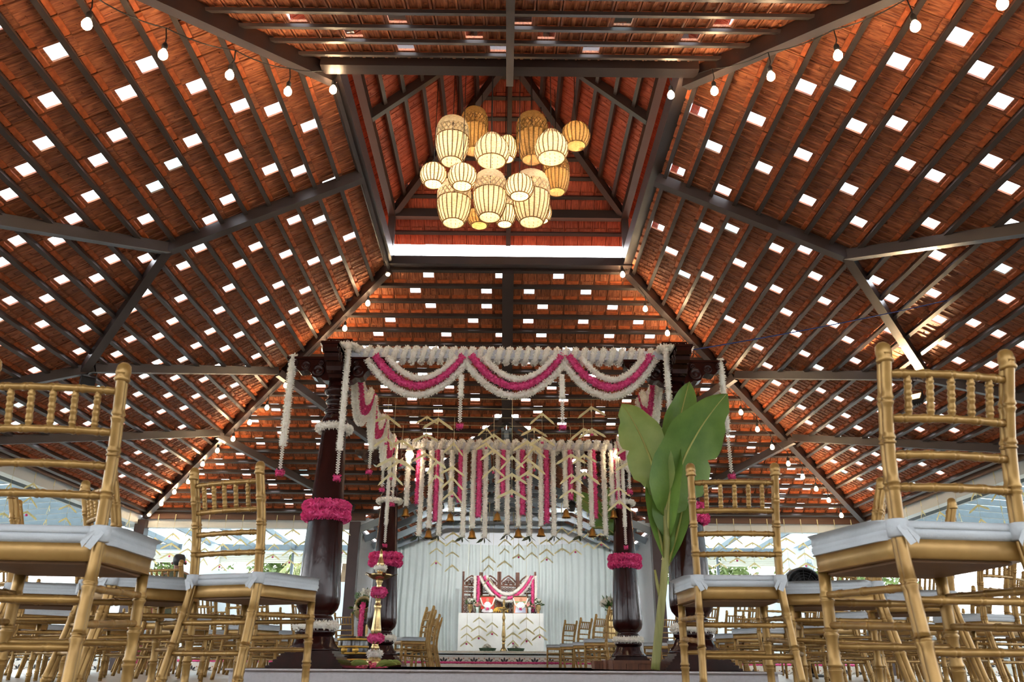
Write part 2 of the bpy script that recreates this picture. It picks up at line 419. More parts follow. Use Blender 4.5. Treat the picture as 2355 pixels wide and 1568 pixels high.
# ------------------------------------------------------------------ gable roof over the stage
PG = math.radians(23); cg, sg = math.cos(PG), math.sin(PG)
GZ, GY0, GY1, GX = 4.02, 13.32, 20.1, 3.0
def before_valley(c): return c.y < 13.32 + abs(c.x) / 1.04 - .05
for s, nm in ((-1, 'ceiling_gable_left'), (1, 'ceiling_gable_right')):
    r_ = roof_slope(nm, 'tiled gable roof on blue grey steel above the stage, %s plane' % ('left' if s < 0 else 'right'), (0, 0, GZ), (0, 1, 0), (s * cg, 0, -sg), (s * sg, 0, cg),
               lambda q: GY0, lambda q: GY1, range(0, 11), .02, .29, skip=before_valley, limit=150, pmat=GREY_STEEL, psz=(.05, .06))
gf = thing('ceiling_gable_frame', (0, 0, 0), kind='structure'); gf['label'] = 'blue grey steel trusses of the stage gable'
def gbeam(name, p0, p1, w, h):
    mb = MB(); mb.bar(p0, p1, w, h); mb.build(name, GREY_STEEL, gf)
gbeam('ridge_beam', (0, GY0 + .1, GZ - .16), (0, GY1, GZ - .16), .08, .14)
for i, y in enumerate((15.9, 17.0, 18.1, 19.2)):
    for s in (-1, 1):
        gbeam('rafter', (0, y, GZ - .22), (s * 2.95, y, GZ - .22 - 2.95 * math.tan(PG)), .08, .13)
        gbeam('strut', (s * .1, y, GZ - .62), (s * 1.1, y, GZ - .70), .05, .06)
    gbeam('tie_beam', (-1.5, y, GZ - .84), (1.5, y, GZ - .84), .06, .09)
    gbeam('king_post', (0, y, GZ - .84), (0, y, GZ - .2), .05, .05)
# ------------------------------------------------------------------ eaves: fascia, gutter line, white beam
EB, EX, EZ = YF + RUN, XR + RUN, HR - RUN * math.tan(PIT)
FASC = mat('brown_fascia_board', (92, 60, 44), .55, var=.25, scale=4, stretch=(.3, .3, 6))
WHITE = mat('white_painted_wall', (226, 229, 232), .7, var=.05, scale=2)
WHITE2 = mat('pale_grey_soffit_paint', (205, 212, 216), .6, var=.05, scale=2)
def struct_box(name, c, size, mt, label=None):
    mb = MB(); mb.box((0, 0, 0), size); o = mb.build(name, mt, None, c); o['kind'] = 'structure'
    if label: o['label'] = label
    return o
n = [0]
def trim(c, size, mt, label): n[0] += 1; return struct_box('trim_%d' % n[0], c, size, mt, label)
for s in (-1, 1):
    trim((s * (2.75 + EX) / 2, EB + .03, EZ - .06), (EX - 2.75, .05, .25), FASC, 'brown fascia board along the back eave')
    trim((s * (2.6 + EX) / 2 + s * .2, EB + .16, EZ - .24), (EX - 2.6 + .4, .14, .2), WHITE2, 'pale beam under the back eave')
    trim((s * (EX + .03), 7.1, EZ - .03), (.05, 17.4, .19), FASC, 'brown fascia board along the side eave')
    trim((s * (EX + .18), 7.8, EZ - .17), (.16, 16.4, .24), WHITE2, 'pale beam under the side eave')
    trim((s * (EX + .46), 7.8, EZ - .06), (.5, 16.4, .03), WHITE2, 'pale soffit strip beyond the side eave')
# posts
POST = mat('dark_stained_post', (52, 30, 28), .35, var=.2, scale=5)
for s in (-1, 1):
    for x, y in ((2.95, EB + .1), (EX + .05, EB + .05), (EX + .05, 1.2)):
        struct_box('trim_%d' % (n[0] + 1), (s * x, y, 1.36), (.2, .2, 2.72), POST, 'dark brown timber post under the eave'); n[0] += 1
# glass lean-to roofs
LGLASS = glass('lean_to_glass', (196, 208, 212), .10, dim_scatter=.5)
PALE_STEEL = mat('pale_grey_glazing_bar', (112, 120, 127), .45, var=.1)
WX, WY = 10.2, 18.9          # outer walls
def lean_to(name, label, pts, n_bay, nrm_up=(0, 0, 1)):
    """pts: inner a, inner b, outer b, outer a corners of a glazed plane"""
    r = thing(name, (0, 0, 0), kind='structure'); r['label'] = label
    A, Bq, Cq, D = [Vector(p) for p in pts]
    for i in range(n_bay + 1):
        t = i / n_bay; p, q = A.lerp(Bq, t), D.lerp(Cq, t)
        mb = MB(); mb.bar(p, q, .055, .10); mb.build('rafter', PALE_STEEL, r)
        if i < n_bay:
            t2 = (i + 1) / n_bay; p2, q2 = A.lerp(Bq, t2), D.lerp(Cq, t2); dz = Vector((0, 0, .055)); th = Vector((0, 0, .006))
            mb = MB(); mb.add([p + dz, p2 + dz, q2 + dz, q + dz, p + dz + th, p2 + dz + th, q2 + dz + th, q + dz + th], [(3, 2, 1, 0), (4, 5, 6, 7), (0, 1, 5, 4), (1, 2, 6, 5), (2, 3, 7, 6), (3, 0, 4, 7)])
            mb.build('pane', LGLASS, r)
    for p, q in ((A, Bq), (D, Cq)):
        mb = MB(); mb.bar(p, q, .06, .12); mb.build('purlin', PALE_STEEL, r)
for s in (-1, 1):
    lean_to('ceiling_glass_back', 'sloping glass lean-to roof on pale steel bars behind the back eave', [(s * 3.1, EB + .3, 2.70), (s * WX, EB + .3, 2.70), (s * WX, WY, 2.62), (s * 3.1, WY, 2.62)], 8)
    lean_to('ceiling_glass_side', 'glass lean-to roof on pale steel bars beside the side eave', [(s * (EX + .75), 2.0, 2.80), (s * (EX + .75), EB + .3, 2.80), (s * WX, EB + .3, 2.62), (s * WX, 2.0, 2.62)], 28)
# outer walls with high openings
BLIND = mat('off_white_roman_blind', (232, 228, 216), .8, var=.05, scale=3, trans=.35, bump=.2, bscale=25)
def wall_band(name, label, x0, x1, y0, y1, z0, z1, mt):
    return tag(struct_box(name, ((x0 + x1) / 2, (y0 + y1) / 2, (z0 + z1) / 2), (abs(x1 - x0), abs(y1 - y0), z1 - z0), mt), label)
for s, sd in ((-1, 'left'), (1, 'right')):
    wall_band('wall_back_%s' % sd, 'white low wall under the back opening', s * 3.1, s * WX, WY, WY + .2, 0, 1.86, WHITE)
    wall_band('wall_back_%s_head' % sd, 'white beam over the back opening', s * 3.1, s * WX, WY, WY + .2, 2.5, 2.66, WHITE)
    wall_band('wall_%s' % sd, 'white low wall beside the seating', s * WX, s * (WX + .2), -2.9, WY, 0, 1.15, WHITE)
    wall_band('wall_%s_head' % sd, 'white beam over the side opening', s * WX, s * (WX + .2), 1, WY, 2.5, 2.66, WHITE)
    wall_band('wall_bay_%s' % sd, 'white side wall of the stage bay', s * 2.98, s * 3.12, 16.6, 20.1, 0, 2.72, WHITE)
    for i in range(4):
        x0 = 3.25 + i * 1.72
        mb = MB(); k = 6
        for q in range(k):
            z = 2.5 - .04 * q
            mb.add([(x0 * s, 0, z), ((x0 + 1.6) * s, 0, z), ((x0 + 1.6) * s, -.02, z - .04), (x0 * s, -.02, z - .04), (x0 * s, 0.03, z), ((x0 + 1.6) * s, .03, z), ((x0 + 1.6) * s, .01, z - .04), (x0 * s, .01, z - .04)],
                   [(0, 1, 2, 3), (4, 5, 6, 7), (3, 2, 6, 7), (0, 3, 7, 4), (1, 2, 6, 5)])
        b_ = mb.build('roman_blind', BLIND, None, (0, WY - .05, 0))
        tag(b_, '%s off-white roman blind from the stage bay, %s back opening' % (('nearest', 'second', 'third', 'fourth')[i], sd), 'blind', 'roman blinds under the glass roof')
        mb = MB(); mb.box((0, 0, 0), (.06, .08, .66)); o = mb.build('trim_%d' % (n[0] + 1), PALE_STEEL, None, (s * (x0 - .06), WY + .1, 2.19)); n[0] += 1; o['kind'] = 'structure'
wall_band('wall_front_light_block', 'unseen white wall added behind the camera to cut front skylight', -WX, WX, -3.0, -2.8, 0, 2.4, WHITE)  # unseen wall added to hold back skylight from the front
# gable end wall
mb = MB(); zt = GZ - 3.05 * math.tan(PG) - .05
mb.add([(-3.05, 0, 0), (3.05, 0, 0), (3.05, 0, zt), (0, 0, GZ - .05), (-3.05, 0, zt), (-3.05, .15, 0), (3.05, .15, 0), (3.05, .15, zt), (0, .15, GZ - .05), (-3.05, .15, zt)],
       [(0, 1, 2, 3, 4), (9, 8, 7, 6, 5), (0, 4, 9, 5), (1, 6, 7, 2), (2, 7, 8, 3), (3, 8, 9, 4)])
o = mb.build('wall_back', WHITE, None, (0, 20.1, 0)); o['kind'] = 'structure'; o['label'] = 'white gable wall behind the stage curtain'
# floor, veranda step and ground outside
FLOOR = mat('pale_wood_plank_floor', (176, 164, 150), .35, var=.25, scale=2.2, rgb2=(146, 132, 118), stretch=(.5, 5, 1), bump=.03)
o = struct_box('floor', (0, 9.0, -.05), (20.8, 22.4, .1), FLOOR, 'pale wood plank floor under the chairs')
GROUND = mat('outdoor_ground', (150, 150, 128), .9, var=.3, scale=.6)
mb = MB(); mb.box((0, 0, 0), (160, 160, .1)); o = mb.build('ground', GROUND, None, (0, 10, -.16)); o['kind'] = 'structure'; o['label'] = 'garden ground beyond the hall'
SY, SZ = 16.95, .34
MARB = mat('pale_veranda_floor', (224, 222, 216), .4, var=.06)
struct_box('floor_stage', (0, (SY + WY + 1.2) / 2, SZ / 2), (20.3, WY + 1.2 - SY, SZ), MARB, 'raised veranda floor carrying the stage')
# patterned riser tiles
TWHITE = mat('cream_cement_tile', (222, 216, 208), .45, var=.06); TDARK = mat('charcoal_tile_print', (44, 42, 44), .5); TRUST = mat('rust_tile_print', (176, 118, 84), .5)
riser = thing('trim_riser', (0, SY, 0), kind='structure'); riser['label'] = 'rows of patterned cement tiles on the stage risers'
mb = MB(); tw = .30
mb.box((0, 0, 0), (tw - .004, .02, .30), mi=0)
def petal_flat(mb, cx, cz, ang, l, wd, mi):
    pts = []
    for t in (0, .25, .5, .75, 1, .75, .5, .25):
        pass
    d = (math.cos(ang), math.sin(ang)); nn = (-d[1], d[0]); L_ = []; R_ = []
    for i in range(7):
        t = i / 6; ww = wd * math.sin(math.pi * t) ** .8
        L_.append((cx + d[0] * (t * l + .018) + nn[0] * ww, -.0115, cz + d[1] * (t * l + .018) + nn[1] * ww)); R_.append((cx + d[0] * (t * l + .018) - nn[0] * ww, -.0115, cz + d[1] * (t * l + .018) - nn[1] * ww))
    mb.add(L_ + R_[::-1], [tuple(range(14))], mi=mi)
for i in range(8): petal_flat(mb, 0, .01, i * math.pi / 4, .085, .02, 1)
for sx in (-1, 1):
    for sz in (-1, 1):
        petal_flat(mb, sx * .118, .01 + sz * .1, math.atan2(-sz, -sx), .03, .012, 2)
    for q in range(12):
        a0 = 2 * math.pi * q / 12; a1 = 2 * math.pi * (q + 1) / 12
        mb.add([(sx * .15 + math.cos(a) * r, -.0112, .01 + math.sin(a) * r) for a, r in ((a0, .04), (a1, .04), (a1, .048), (a0, .048)) if True], [(0, 1, 2, 3)], mi=1)
tm_ = mb.mesh('tile', [TWHITE, TDARK, TRUST])
for i in range(-32, 33): link('tile', tm_, riser, (i * tw, -.011, .165)); link('tile', tm_, riser, (i * tw, -.371, -.015))
struct_box('floor_step', (0, SY - .18, .075), (20, .36, .15), MARB, 'low step in front of the stage')
mb = MB(); mb.box((0, 0, 0), (20, .05, .025)); o = mb.build('nosing', TDARK, riser, (0, -.01, .327))
# ------------------------------------------------------------------ flower and leaf helpers
WHITE_FL = mat('white_tuberose_petal', (252, 248, 238), .7, var=.08, scale=30, trans=.3)
PINK_FL = mat('magenta_petal', (214, 40, 120), .7, var=.45, scale=45, rgb2=(238, 106, 160), trans=.12)
GREEN_FL = mat('green_calyx', (120, 128, 70), .7)
LEAF_Y = mat('pale_palm_leaf', (244, 238, 196), .6, var=.12, scale=12, trans=.35)
LEAF_D = mat('dark_green_leaf', (44, 58, 34), .5, var=.3, scale=12)
STRING = mat('thin_pale_string', (196, 188, 150), .8)
def resample(path, step):
    P = [Vector(p) for p in path]; out = [P[0]]; acc = 0
    for a, b in zip(P[:-1], P[1:]):
        L_ = (b - a).length; 
        if L_ < 1e-9: continue
        t = step - acc
        while t <= L_: out.append(a.lerp(b, t / L_)); t += step
        acc = L_ - (t - step)
    out.append(P[-1]); return out
def flowers(mb, path, r, kind='w', dens=1.0, radii=None):
    """petals bristling out of a soft core along a path; petal material index 0"""
    pts = resample(path, .012); n_ = len(pts)
    if n_ < 2: return
    def rad(i): return r * (radii(i / (n_ - 1)) if radii else 1)
    core = pts[::2] if n_ > 4 else pts
    mb.tube(core, [rad(min(n_ - 1, 2 * i)) * (.66 if kind == 'w' else .74) * random.uniform(.9, 1.08) for i in range(len(core))], 7, mi=0)
    cnt = int((15 if kind == 'w' else 18) * dens * max(.5, r / .04))
    V, Fc = mb.v, mb.f
    for i in range(n_):
        t = (pts[min(i + 1, n_ - 1)] - pts[max(i - 1, 0)])
        if t.length < 1e-9: continue
        t.normalize(); ref = Vector((0, 0, 1)) if abs(t.z) < .9 else Vector((1, 0, 0))
        e1 = t.cross(ref).normalized(); e2 = t.cross(e1); R_ = rad(i)
        for q in range(cnt):
            a = random.uniform(0, 2 * math.pi); o = e1 * math.cos(a) + e2 * math.sin(a); side = t.cross(o)
            jl = random.uniform(-.6, .6)
            if kind == 'w':
                tip = R_ * random.uniform(.85, 1.16); wd = R_ * random.uniform(.10, .17); base = .5 * R_
            else:
                tip = R_ * random.uniform(.8, 1.2); wd = R_ * random.uniform(.16, .3); base = .6 * R_
            tw = random.uniform(-1, 1); sd = side * math.cos(tw) + t * math.sin(tw)
            dirv = (o + t * jl * .6).normalized()
            p = pts[i] + t * random.uniform(-.008, .008)
            b0 = p + dirv * base; m_ = p + dirv * (base + (tip - base) * (.55 if kind == 'w' else .8)); tp = p + dirv * tip
            k = len(V); V.extend([tuple(b0), tuple(m_ + sd * wd), tuple(tp), tuple(m_ - sd * wd)])
            Fc.append((k, k + 1, k + 2, k + 3)); mb.sm.append(False); mb.mi.append(0)
def sag(p0, p1, drop, n_=26):
    p0 = Vector(p0); p1 = Vector(p1)
    return [p0.lerp(p1, i / n_) - Vector((0, 0, drop * (1 - (2 * i / n_ - 1) ** 2) )) for i in range(n_ + 1)]
def base_of(paths):
    a = [Vector(p) for q in paths for p in q]; return Vector((sum(p.x for p in a) / len(a), sum(p.y for p in a) / len(a), min(p.z for p in a)))
def garland(name, path, r, kind, label, group=None, dens=1.0, radii=None):
    b = base_of([path]); mb = MB(); flowers(mb, [Vector(p) - b for p in path], r, kind, dens, radii)
    o = mb.build(name, WHITE_FL if kind == 'w' else PINK_FL, None, b)
    return tag(o, label, 'garland', group)
ORD = 'first second third fourth fifth sixth seventh eighth ninth tenth eleventh twelfth thirteenth fourteenth fifteenth sixteenth seventeenth eighteenth nineteenth twentieth'.split()
def pink_knob(parent, c, r=.035):
    mb = MB(); flowers(mb, [Vector((0, 0, -r * .5)), Vector((0, 0, r * .5))], r, 'p', 1.6); o = mb.build('pink_tip', PINK_FL, parent, c); return o
def tassel(name, top, z_thick, z_thin, r, label, group, cat='garland'):
    """thick white strand, thin beaded string, pink flower at the end"""
    t = thing(name, (top[0], top[1], z_thin), 0, label, cat, group); h = top[2] - z_thin
    mb = MB(); flowers(mb, [(0, 0, h), (0, 0, z_thick - z_thin)], r, 'w'); mb.build('flower_strand', WHITE_FL, t)
    mb = MB(); L_ = z_thick - z_thin; mb.tube([(0, 0, L_ + .02), (0, 0, .03)], .003, 5, mi=0)
    for k in range(int(L_ / .022)):
        for s in (-1, 1): mb.tube([(s * .004, 0, .04 + k * .022), (s * .014, random.uniform(-.006, .006), .052 + k * .022), (s * .004, 0, .062 + k * .022)], [.002, .007, .001], 5)
    mb.build('beaded_string', WHITE_FL, t); pink_knob(t, (0, 0, 0), max(.03, r * .95))
    return t
# ------------------------------------------------------------------ mandap platform and columns
CARPET = mat('grey_carpet', (186, 182, 184), .95, var=.08, scale=40, bump=.3, bscale=200)
PZ = .115
mb = MB(); mb.box((0, 0, PZ / 2), (4.1, 5.0, PZ)); mb.box((0, -.02, PZ - .006), (4.14, 5.06, .012))
tag(mb.build('platform', CARPET, None, (0, 8.95, 0)), 'low grey carpeted platform under the flower pavilion', 'platform')
WOOD = mat('polished_dark_rosewood', (50, 21, 17), .16, var=.3, scale=3, rgb2=(32, 13, 12), stretch=(3, 3, 1), bump=.22, bscale=6, spec=.26)
def column(x, y, label, kz):
    t = thing('carved_column', (x, y, PZ), 0, label, 'column', 'carved wooden pavilion columns')
    Z = lambda v: (zv(v, 7.0) - PZ) * kz
    mb = MB()
    for i in range(6):
        hw = .30 - .022 * i; mb.box((0, 0, .011 + .022 * i), (2 * hw, 2 * hw, .019)); mb.box((0, 0, .011 + .022 * i), (2 * hw - .02, 2 * hw - .02, .024))
    mb.build('plinth', WOOD, t)
    mb = MB(); z0 = .132
    mb.lathe([(.205, z0), (.205, z0 + .015), (.19, z0 + .03), (.165, z0 + .06), (.15, z0 + .10), (.142, z0 + .115)], 36, flute=.03, nf=18)
    mb.lathe([(.13, z0 + .11), (.155, z0 + .125), (.162, z0 + .145), (.155, z0 + .165), (.13, z0 + .178)], 36, flute=.02, nf=18)
    mb.build('base_moulding', WOOD, t)
    P = [(.125, 1452), (.125, 1440), (.132, 1432), (.14, 1428), (.132, 1422), (.118, 1418), (.145, 1411), (.170, 1402), (.182, 1390), (.183, 1372), (.168, 1300), (.152, 1210), (.138, 1140), (.122, 1060), (.109, 1000), (.106, 988)]
    mb = MB(); mb.lathe([(r, Z(v)) for r, v in P], 16); mb.build('shaft', WOOD, t)
    P = [(.104, 988), (.11, 984), (.118, 976), (.112, 968), (.09, 959), (.086, 957), (.102, 955), (.106, 951), (.1, 947), (.085, 945), (.08, 938), (.09, 934), (.104, 930), (.1, 925), (.086, 922), (.082, 916), (.1, 914), (.12, 908), (.122, 903), (.105, 900), (.088, 893), (.086, 884)]
    mb = MB(); mb.lathe([(r, Z(v)) for r, v in P], 24); mb.build('turned_neck', WOOD, t)
    za, zb = Z(884), Z(838)
    mb = MB(); mb.box((0, 0, (za + zb) / 2), (.17, .17, zb - za)); mb.box((0, 0, zb - .02), (.2, .2, .03)); mb.build('capital_block', WOOD, t)
    ztop = Z(836)
    for k in range(4):
        a = k * math.pi / 2; M = Matrix.Rotation(a, 3, 'Z'); mb = MB()
        side = [(.07, 0), (.47, 0), (.47, -.035), (.44, -.06), (.40, -.062), (.385, -.09), (.36, -.115), (.32, -.11), (.28, -.10), (.25, -.13), (.235, -.165), (.20, -.18), (.16, -.175), (.13, -.20), (.07, -.21)]
        n_ = len(side); w_ = .065
        vs = [M @ Vector((u, -w_, ztop + q)) for u, q in side] + [M @ Vector((u, w_, ztop + q)) for u, q in side]
        mb.add(vs, [tuple(range(n_)), tuple(range(2 * n_ - 1, n_ - 1, -1))] + [(i, i + n_, (i + 1) % n_ + n_, (i + 1) % n_) for i in range(n_)])
        for cx_, cz_, rr in ((.40, -.035, .03), (.30, -.06, .045), (.18, -.11, .06), (.16, -.035, .028)):
            for s in (-1, 1):
                R90 = Matrix.Rotation(math.pi / 2, 3, 'X')
                mb.lathe([(rr, -.008), (rr, .006), (rr * .7, .012), (rr * .6, .004), (rr * .35, .004), (rr * .3, .014), (1e-5, .016)], 14, tuple(M @ Vector((cx_, s * w_, ztop + cz_))), M=M @ R90 @ Matrix.Diagonal((1, 1, -1 if s > 0 else 1)) if True else None)
        mb.box(tuple(M @ Vector((.27, 0, ztop + .012))), (.42, .16, .022), M=M)
        mb.build('bracket_arm', WOOD, t)
    mb = MB(); z1 = Z(806); mb.box((0, 0, (zb + z1) / 2), (.17, .17, z1 - zb)); mb.box((0, 0, Z(815)), (.19, .19, .02)); mb.build('upper_block', WOOD, t)
    mb = MB(); mb.box((0, 0, (z1 + Z(794)) / 2), (.22, .22, Z(794) - z1)); mb.box((0, 0, Z(795)), (.235, .235, .018)); mb.build('cap', WOOD, t)
    return t
FY, BY, FX, BX = 7.0, 10.3, 1.56, 1.50
kz_b = (zv(1010, BY) + .02 - PZ) / (zv(794, FY) - PZ)
kz_b = .985
column(-FX, FY, 'dark carved column at the front left corner of the pavilion', 1); column(FX, FY, 'dark carved column at the front right corner, behind the banana leaves', 1)
column(-BX, BY, 'dark carved column at the rear left corner, behind the tall brass lamp', kz_b); column(BX, BY, 'dark carved column at the rear right corner, beside the thin banana stem', kz_b)
TOPZ = zv(836, FY)
BEAMW = mat('white_wrapped_beam', (206, 208, 214), .6, var=.05)
BZ = TOPZ + .075
def mbeam(p0, p1, label):
    mb = MB(); c = (Vector(p0) + Vector(p1)) / 2; mb.bar(Vector(p0) - c, Vector(p1) - c, .09, .09); tag(mb.build('pavilion_beam', BEAMW, None, c), label, 'beam', 'white pavilion beams')
mbeam((-FX + .1, FY, BZ), (FX - .1, FY, BZ), 'white wrapped beam across the pavilion front')
mbeam((-BX + .1, BY, BZ - .02), (BX - .1, BY, BZ - .02), 'white wrapped beam across the pavilion rear')
mbeam((-FX, FY + .1, BZ), (-BX, BY - .1, BZ - .02), 'white wrapped beam along the left side of the pavilion')
mbeam((FX, FY + .1, BZ), (BX, BY - .1, BZ - .02), 'white wrapped beam along the right side of the pavilion')
# ------------------------------------------------------------------ garlands
def beam_wrap(p0, p1, label, r=.038, pitch=.088):
    p0 = Vector(p0); p1 = Vector(p1); d = p1 - p0; L_ = d.length; d.normalize(); sd = d.cross(Vector((0, 0, 1)))
    pts = []; n_ = int(L_ / pitch * 12)
    for i in range(n_ + 1):
        a = 2 * math.pi * i / 12; pts.append(p0 + d * (L_ * i / n_) + sd * (.062 * math.cos(a)) + Vector((0, 0, .062 * math.sin(a))))
    garland('flower_garland', pts, r, 'w', label, 'garlands wound around the pavilion beams', dens=.7)
beam_wrap((-FX + .16, FY, BZ), (FX - .16, FY, BZ), 'white flower garland wound around the front pavilion beam')
beam_wrap((-BX + .16, BY, BZ - .02), (BX - .16, BY, BZ - .02), 'white flower garland wound around the rear pavilion beam', r=.05, pitch=.12)
sw = 'swags across the pavilion front'
fyy = FY - .12
spans = ((845, 1078), (1066, 1304), (1290, 1508))
for i, (u0, u1) in enumerate(spans):
    nm = ('left', 'middle', 'right')[i]
    o0, o1 = atY(u0, 826, fyy), atY(u1, 826, fyy)
    garland('flower_garland', sag(o0, o1, o0.z - zv(911, fyy)), .042, 'w', 'lowest white swag of the %s triple swag on the pavilion front' % nm, sw)
    o0, o1 = atY(u0 + 18, 818, fyy - .02), atY(u1 - 12, 818, fyy - .02)
    garland('flower_garland', sag(o0, o1, o0.z - zv(891, fyy)), .038, 'p', 'magenta swag of the %s triple swag on the pavilion front' % nm, sw)
    o0, o1 = atY(u0 + 46, 820, fyy - .03), atY(u1 - 28, 820, fyy - .03)
    garland('flower_garland', sag(o0, o1, o0.z - zv(874, fyy)), .038, 'w', 'highest white swag of the %s triple swag on the pavilion front' % nm, sw)
for u, nm in ((1061, 'left'), (1292, 'right')):
    p = atY(u, 862, fyy - .05); tassel('flower_tassel', p, zv(917, fyy), zv(985, fyy), .034, 'white tassel with pink tip between front swags, %s one' % nm, 'tassels on the pavilion front')
# column rings
def ring(c, r, rr, kind, label, group, sq=False, rows=1):
    pts = []
    for i in range(33):
        a = 2 * math.pi * i / 32; x, y = math.cos(a), math.sin(a)
        if sq: m_ = max(abs(x), abs(y)); x, y = x / m_, y / m_
        pts.append(Vector((c[0] + r * x, c[1] + r * y, c[2])))
    if rows == 1: return garland('flower_ring', pts, rr, kind, label, group)
    mb = MB(); b = Vector(c)
    for k in range(rows): flowers(mb, [p - b + Vector((0, 0, (k - (rows - 1) / 2) * rr * 1.55)) for p in pts], rr, kind)
    return tag(mb.build('flower_ring', WHITE_FL if kind == 'w' else PINK_FL, None, b), label, 'garland', group)
for cx_, cy_, nm, k in ((-FX, FY, 'front left', 1), (FX, FY, 'front right', 1), (-BX, BY, 'rear left', kz_b), (BX, BY, 'rear right', kz_b)):
    Zc = lambda v: PZ + (zv(v, 7.0) - PZ) * k
    ring((cx_, cy_, Zc(1442)), .15, .045, 'w', 'white flower ring at the foot of the %s column' % nm, 'flower rings around the columns')
    ring((cx_, cy_, Zc(1180)), .165, .05, 'p', 'thick magenta flower ring around the middle of the %s column' % nm, 'flower rings around the columns', rows=2)
    ring((cx_, cy_, Zc(990)), .135, .042, 'w', 'white flower ring below the turned neck of the %s column' % nm, 'flower rings around the columns')
for s, nm, u0 in ((-1, 'left', 0), (1, 'right', 0)):
    ring((s * FX, FY, zv(808, FY)), .135, .04, 'w', 'white flower loop around the cap of the front %s column' % nm, 'flower rings around the columns', sq=True)
    tg = 'long white strands on the front columns'
    x = -FX + .11 if s < 0 else FX - .11
    tassel('flower_tassel', (x, FY - .22, zv(812, FY)), zv(1052 if s < 0 else 1030, FY), zv(1115, FY), .036, 'long white strand falling from the %s cap over the front column' % nm, tg)
    tassel('flower_tassel', (s * (FX + .43), FY - .06, zv(826, FY)), zv(1035 if s < 0 else 990, FY), zv(1095, FY), .042 if s < 0 else .036, 'long white strand hanging from the outer bracket of the %s front column' % nm, tg)
    # side swags running back
    gs = 'swags along the pavilion sides'
    y0 = FY + .25
    for i in range(3):
        ya, yb = y0 + i * .92, y0 + (i + 1) * .92
        xa = s * (FX - .02); nn = ORD[i]
        garland('flower_garland', sag((xa - s * .06, ya, BZ - .02), (xa - s * .06, yb, BZ - .02), .42), .046, 'w', 'lowest white swag, %s bay from the front on the %s side' % (nn, nm), gs)
        garland('flower_garland', sag((xa - s * .09, ya + .05, BZ), (xa - s * .09, yb - .05, BZ), .32), .042, 'p', 'magenta swag, %s bay from the front on the %s side' % (nn, nm), gs)
        garland('flower_garland', sag((xa - s * .10, ya + .12, BZ), (xa - s * .10, yb - .12, BZ), .22), .042, 'w', 'highest white swag, %s bay from the front on the %s side' % (nn, nm), gs)
        if i < 3:
            tassel('flower_tassel', (xa - s * .12, yb, BZ - .02), BZ - .62, BZ - .85, .036, 'white tassel with pink tip ending the %s bay on the %s side' % (nn, nm), 'tassels on the pavilion sides')
    tassel('flower_tassel', (s * (BX - .02), BY - .3, BZ - .05), BZ - 1.1, BZ - 1.35, .032, 'long white strand by the rear %s column' % nm, 'strands by the rear columns')
# curtain of strands with bells at the rear
BRASS = mat('brass', (176, 132, 66), .3, metal=.9, var=.25, scale=8, rgb2=(120, 84, 40))
BRASS_L = mat('polished_brass', (212, 182, 126), .26, metal=.85, var=.2, scale=6, bump=.08, bscale=60)
cur = [(50, 'b', 690), (165, 'p', 665), (200, 'l', 1010), (300, 'b', 920), (365, 'p', 845), (405, 'l', 1005), (520, 'b', 740), (615, 'p', 635), (655, 'l', 1020), (755, 'b', 920), (815, 'p', 795), (885, 'l', 1025),
       (1015, 'b', 730), (1075, 'p', 580), (1118, 'l', 985), (1235, 'b', 905), (1280, 'p', 765), (1355, 'l', 1005), (1475, 'b', 890), (1535, 'p', 860), (1610, 'l', 1000), (1740, 'b', 690), (1790, 'p', 600), (1880, 'l', 995),
       (2010, 'b', 890), (2045, 'p', 800), (2150, 'l', 990), (2240, 'b', 690), (2295, 'p', 660)]
bell_mb = MB(); bell_mb.lathe([(.008, .012), (.012, .0), (.026, -.008), (.034, -.022), (.038, -.06), (.046, -.082), (.056, -.095), (.056, -.102), (.05, -.1), (.034, -.06), (.02, -.015)], 20)
bell_mb.tube([(0, 0, -.05), (0, 0, -.11)], [.006, .010], 6); bell_mb.tube([(0, 0, .01), (.008, 0, .02), (0, 0, .03), (-.008, 0, .02), (0, 0, .01)], .003, 5)
BELL = bell_mb.mesh('bell', BRASS)
bow = MB()
for a, l in ((.5, .11), (2.6, .10), (-.4, .09), (3.6, .12), (1.6, .06)):
    dx, dz = math.cos(a) * l, -abs(math.sin(a)) * l - .01
    bow.add([(0, 0, .01), (dx * .5 - .012, .012, dz * .45 + .012), (dx, random.uniform(-.02, .02), dz), (dx * .5 + .012, -.012, dz * .45 - .014)], [(0, 1, 2, 3)])
    bow.add([(0, .004, .01), (dx * .5 - .012, .016, dz * .45 + .012), (dx, .004, dz), (dx * .5 + .012, -.008, dz * .45 - .014)], [(3, 2, 1, 0)])
BOW = bow.mesh('leaf_bow', LEAF_D)
STR_M = {}
nb = {'b': 0, 'p': 0, 'l': 0}
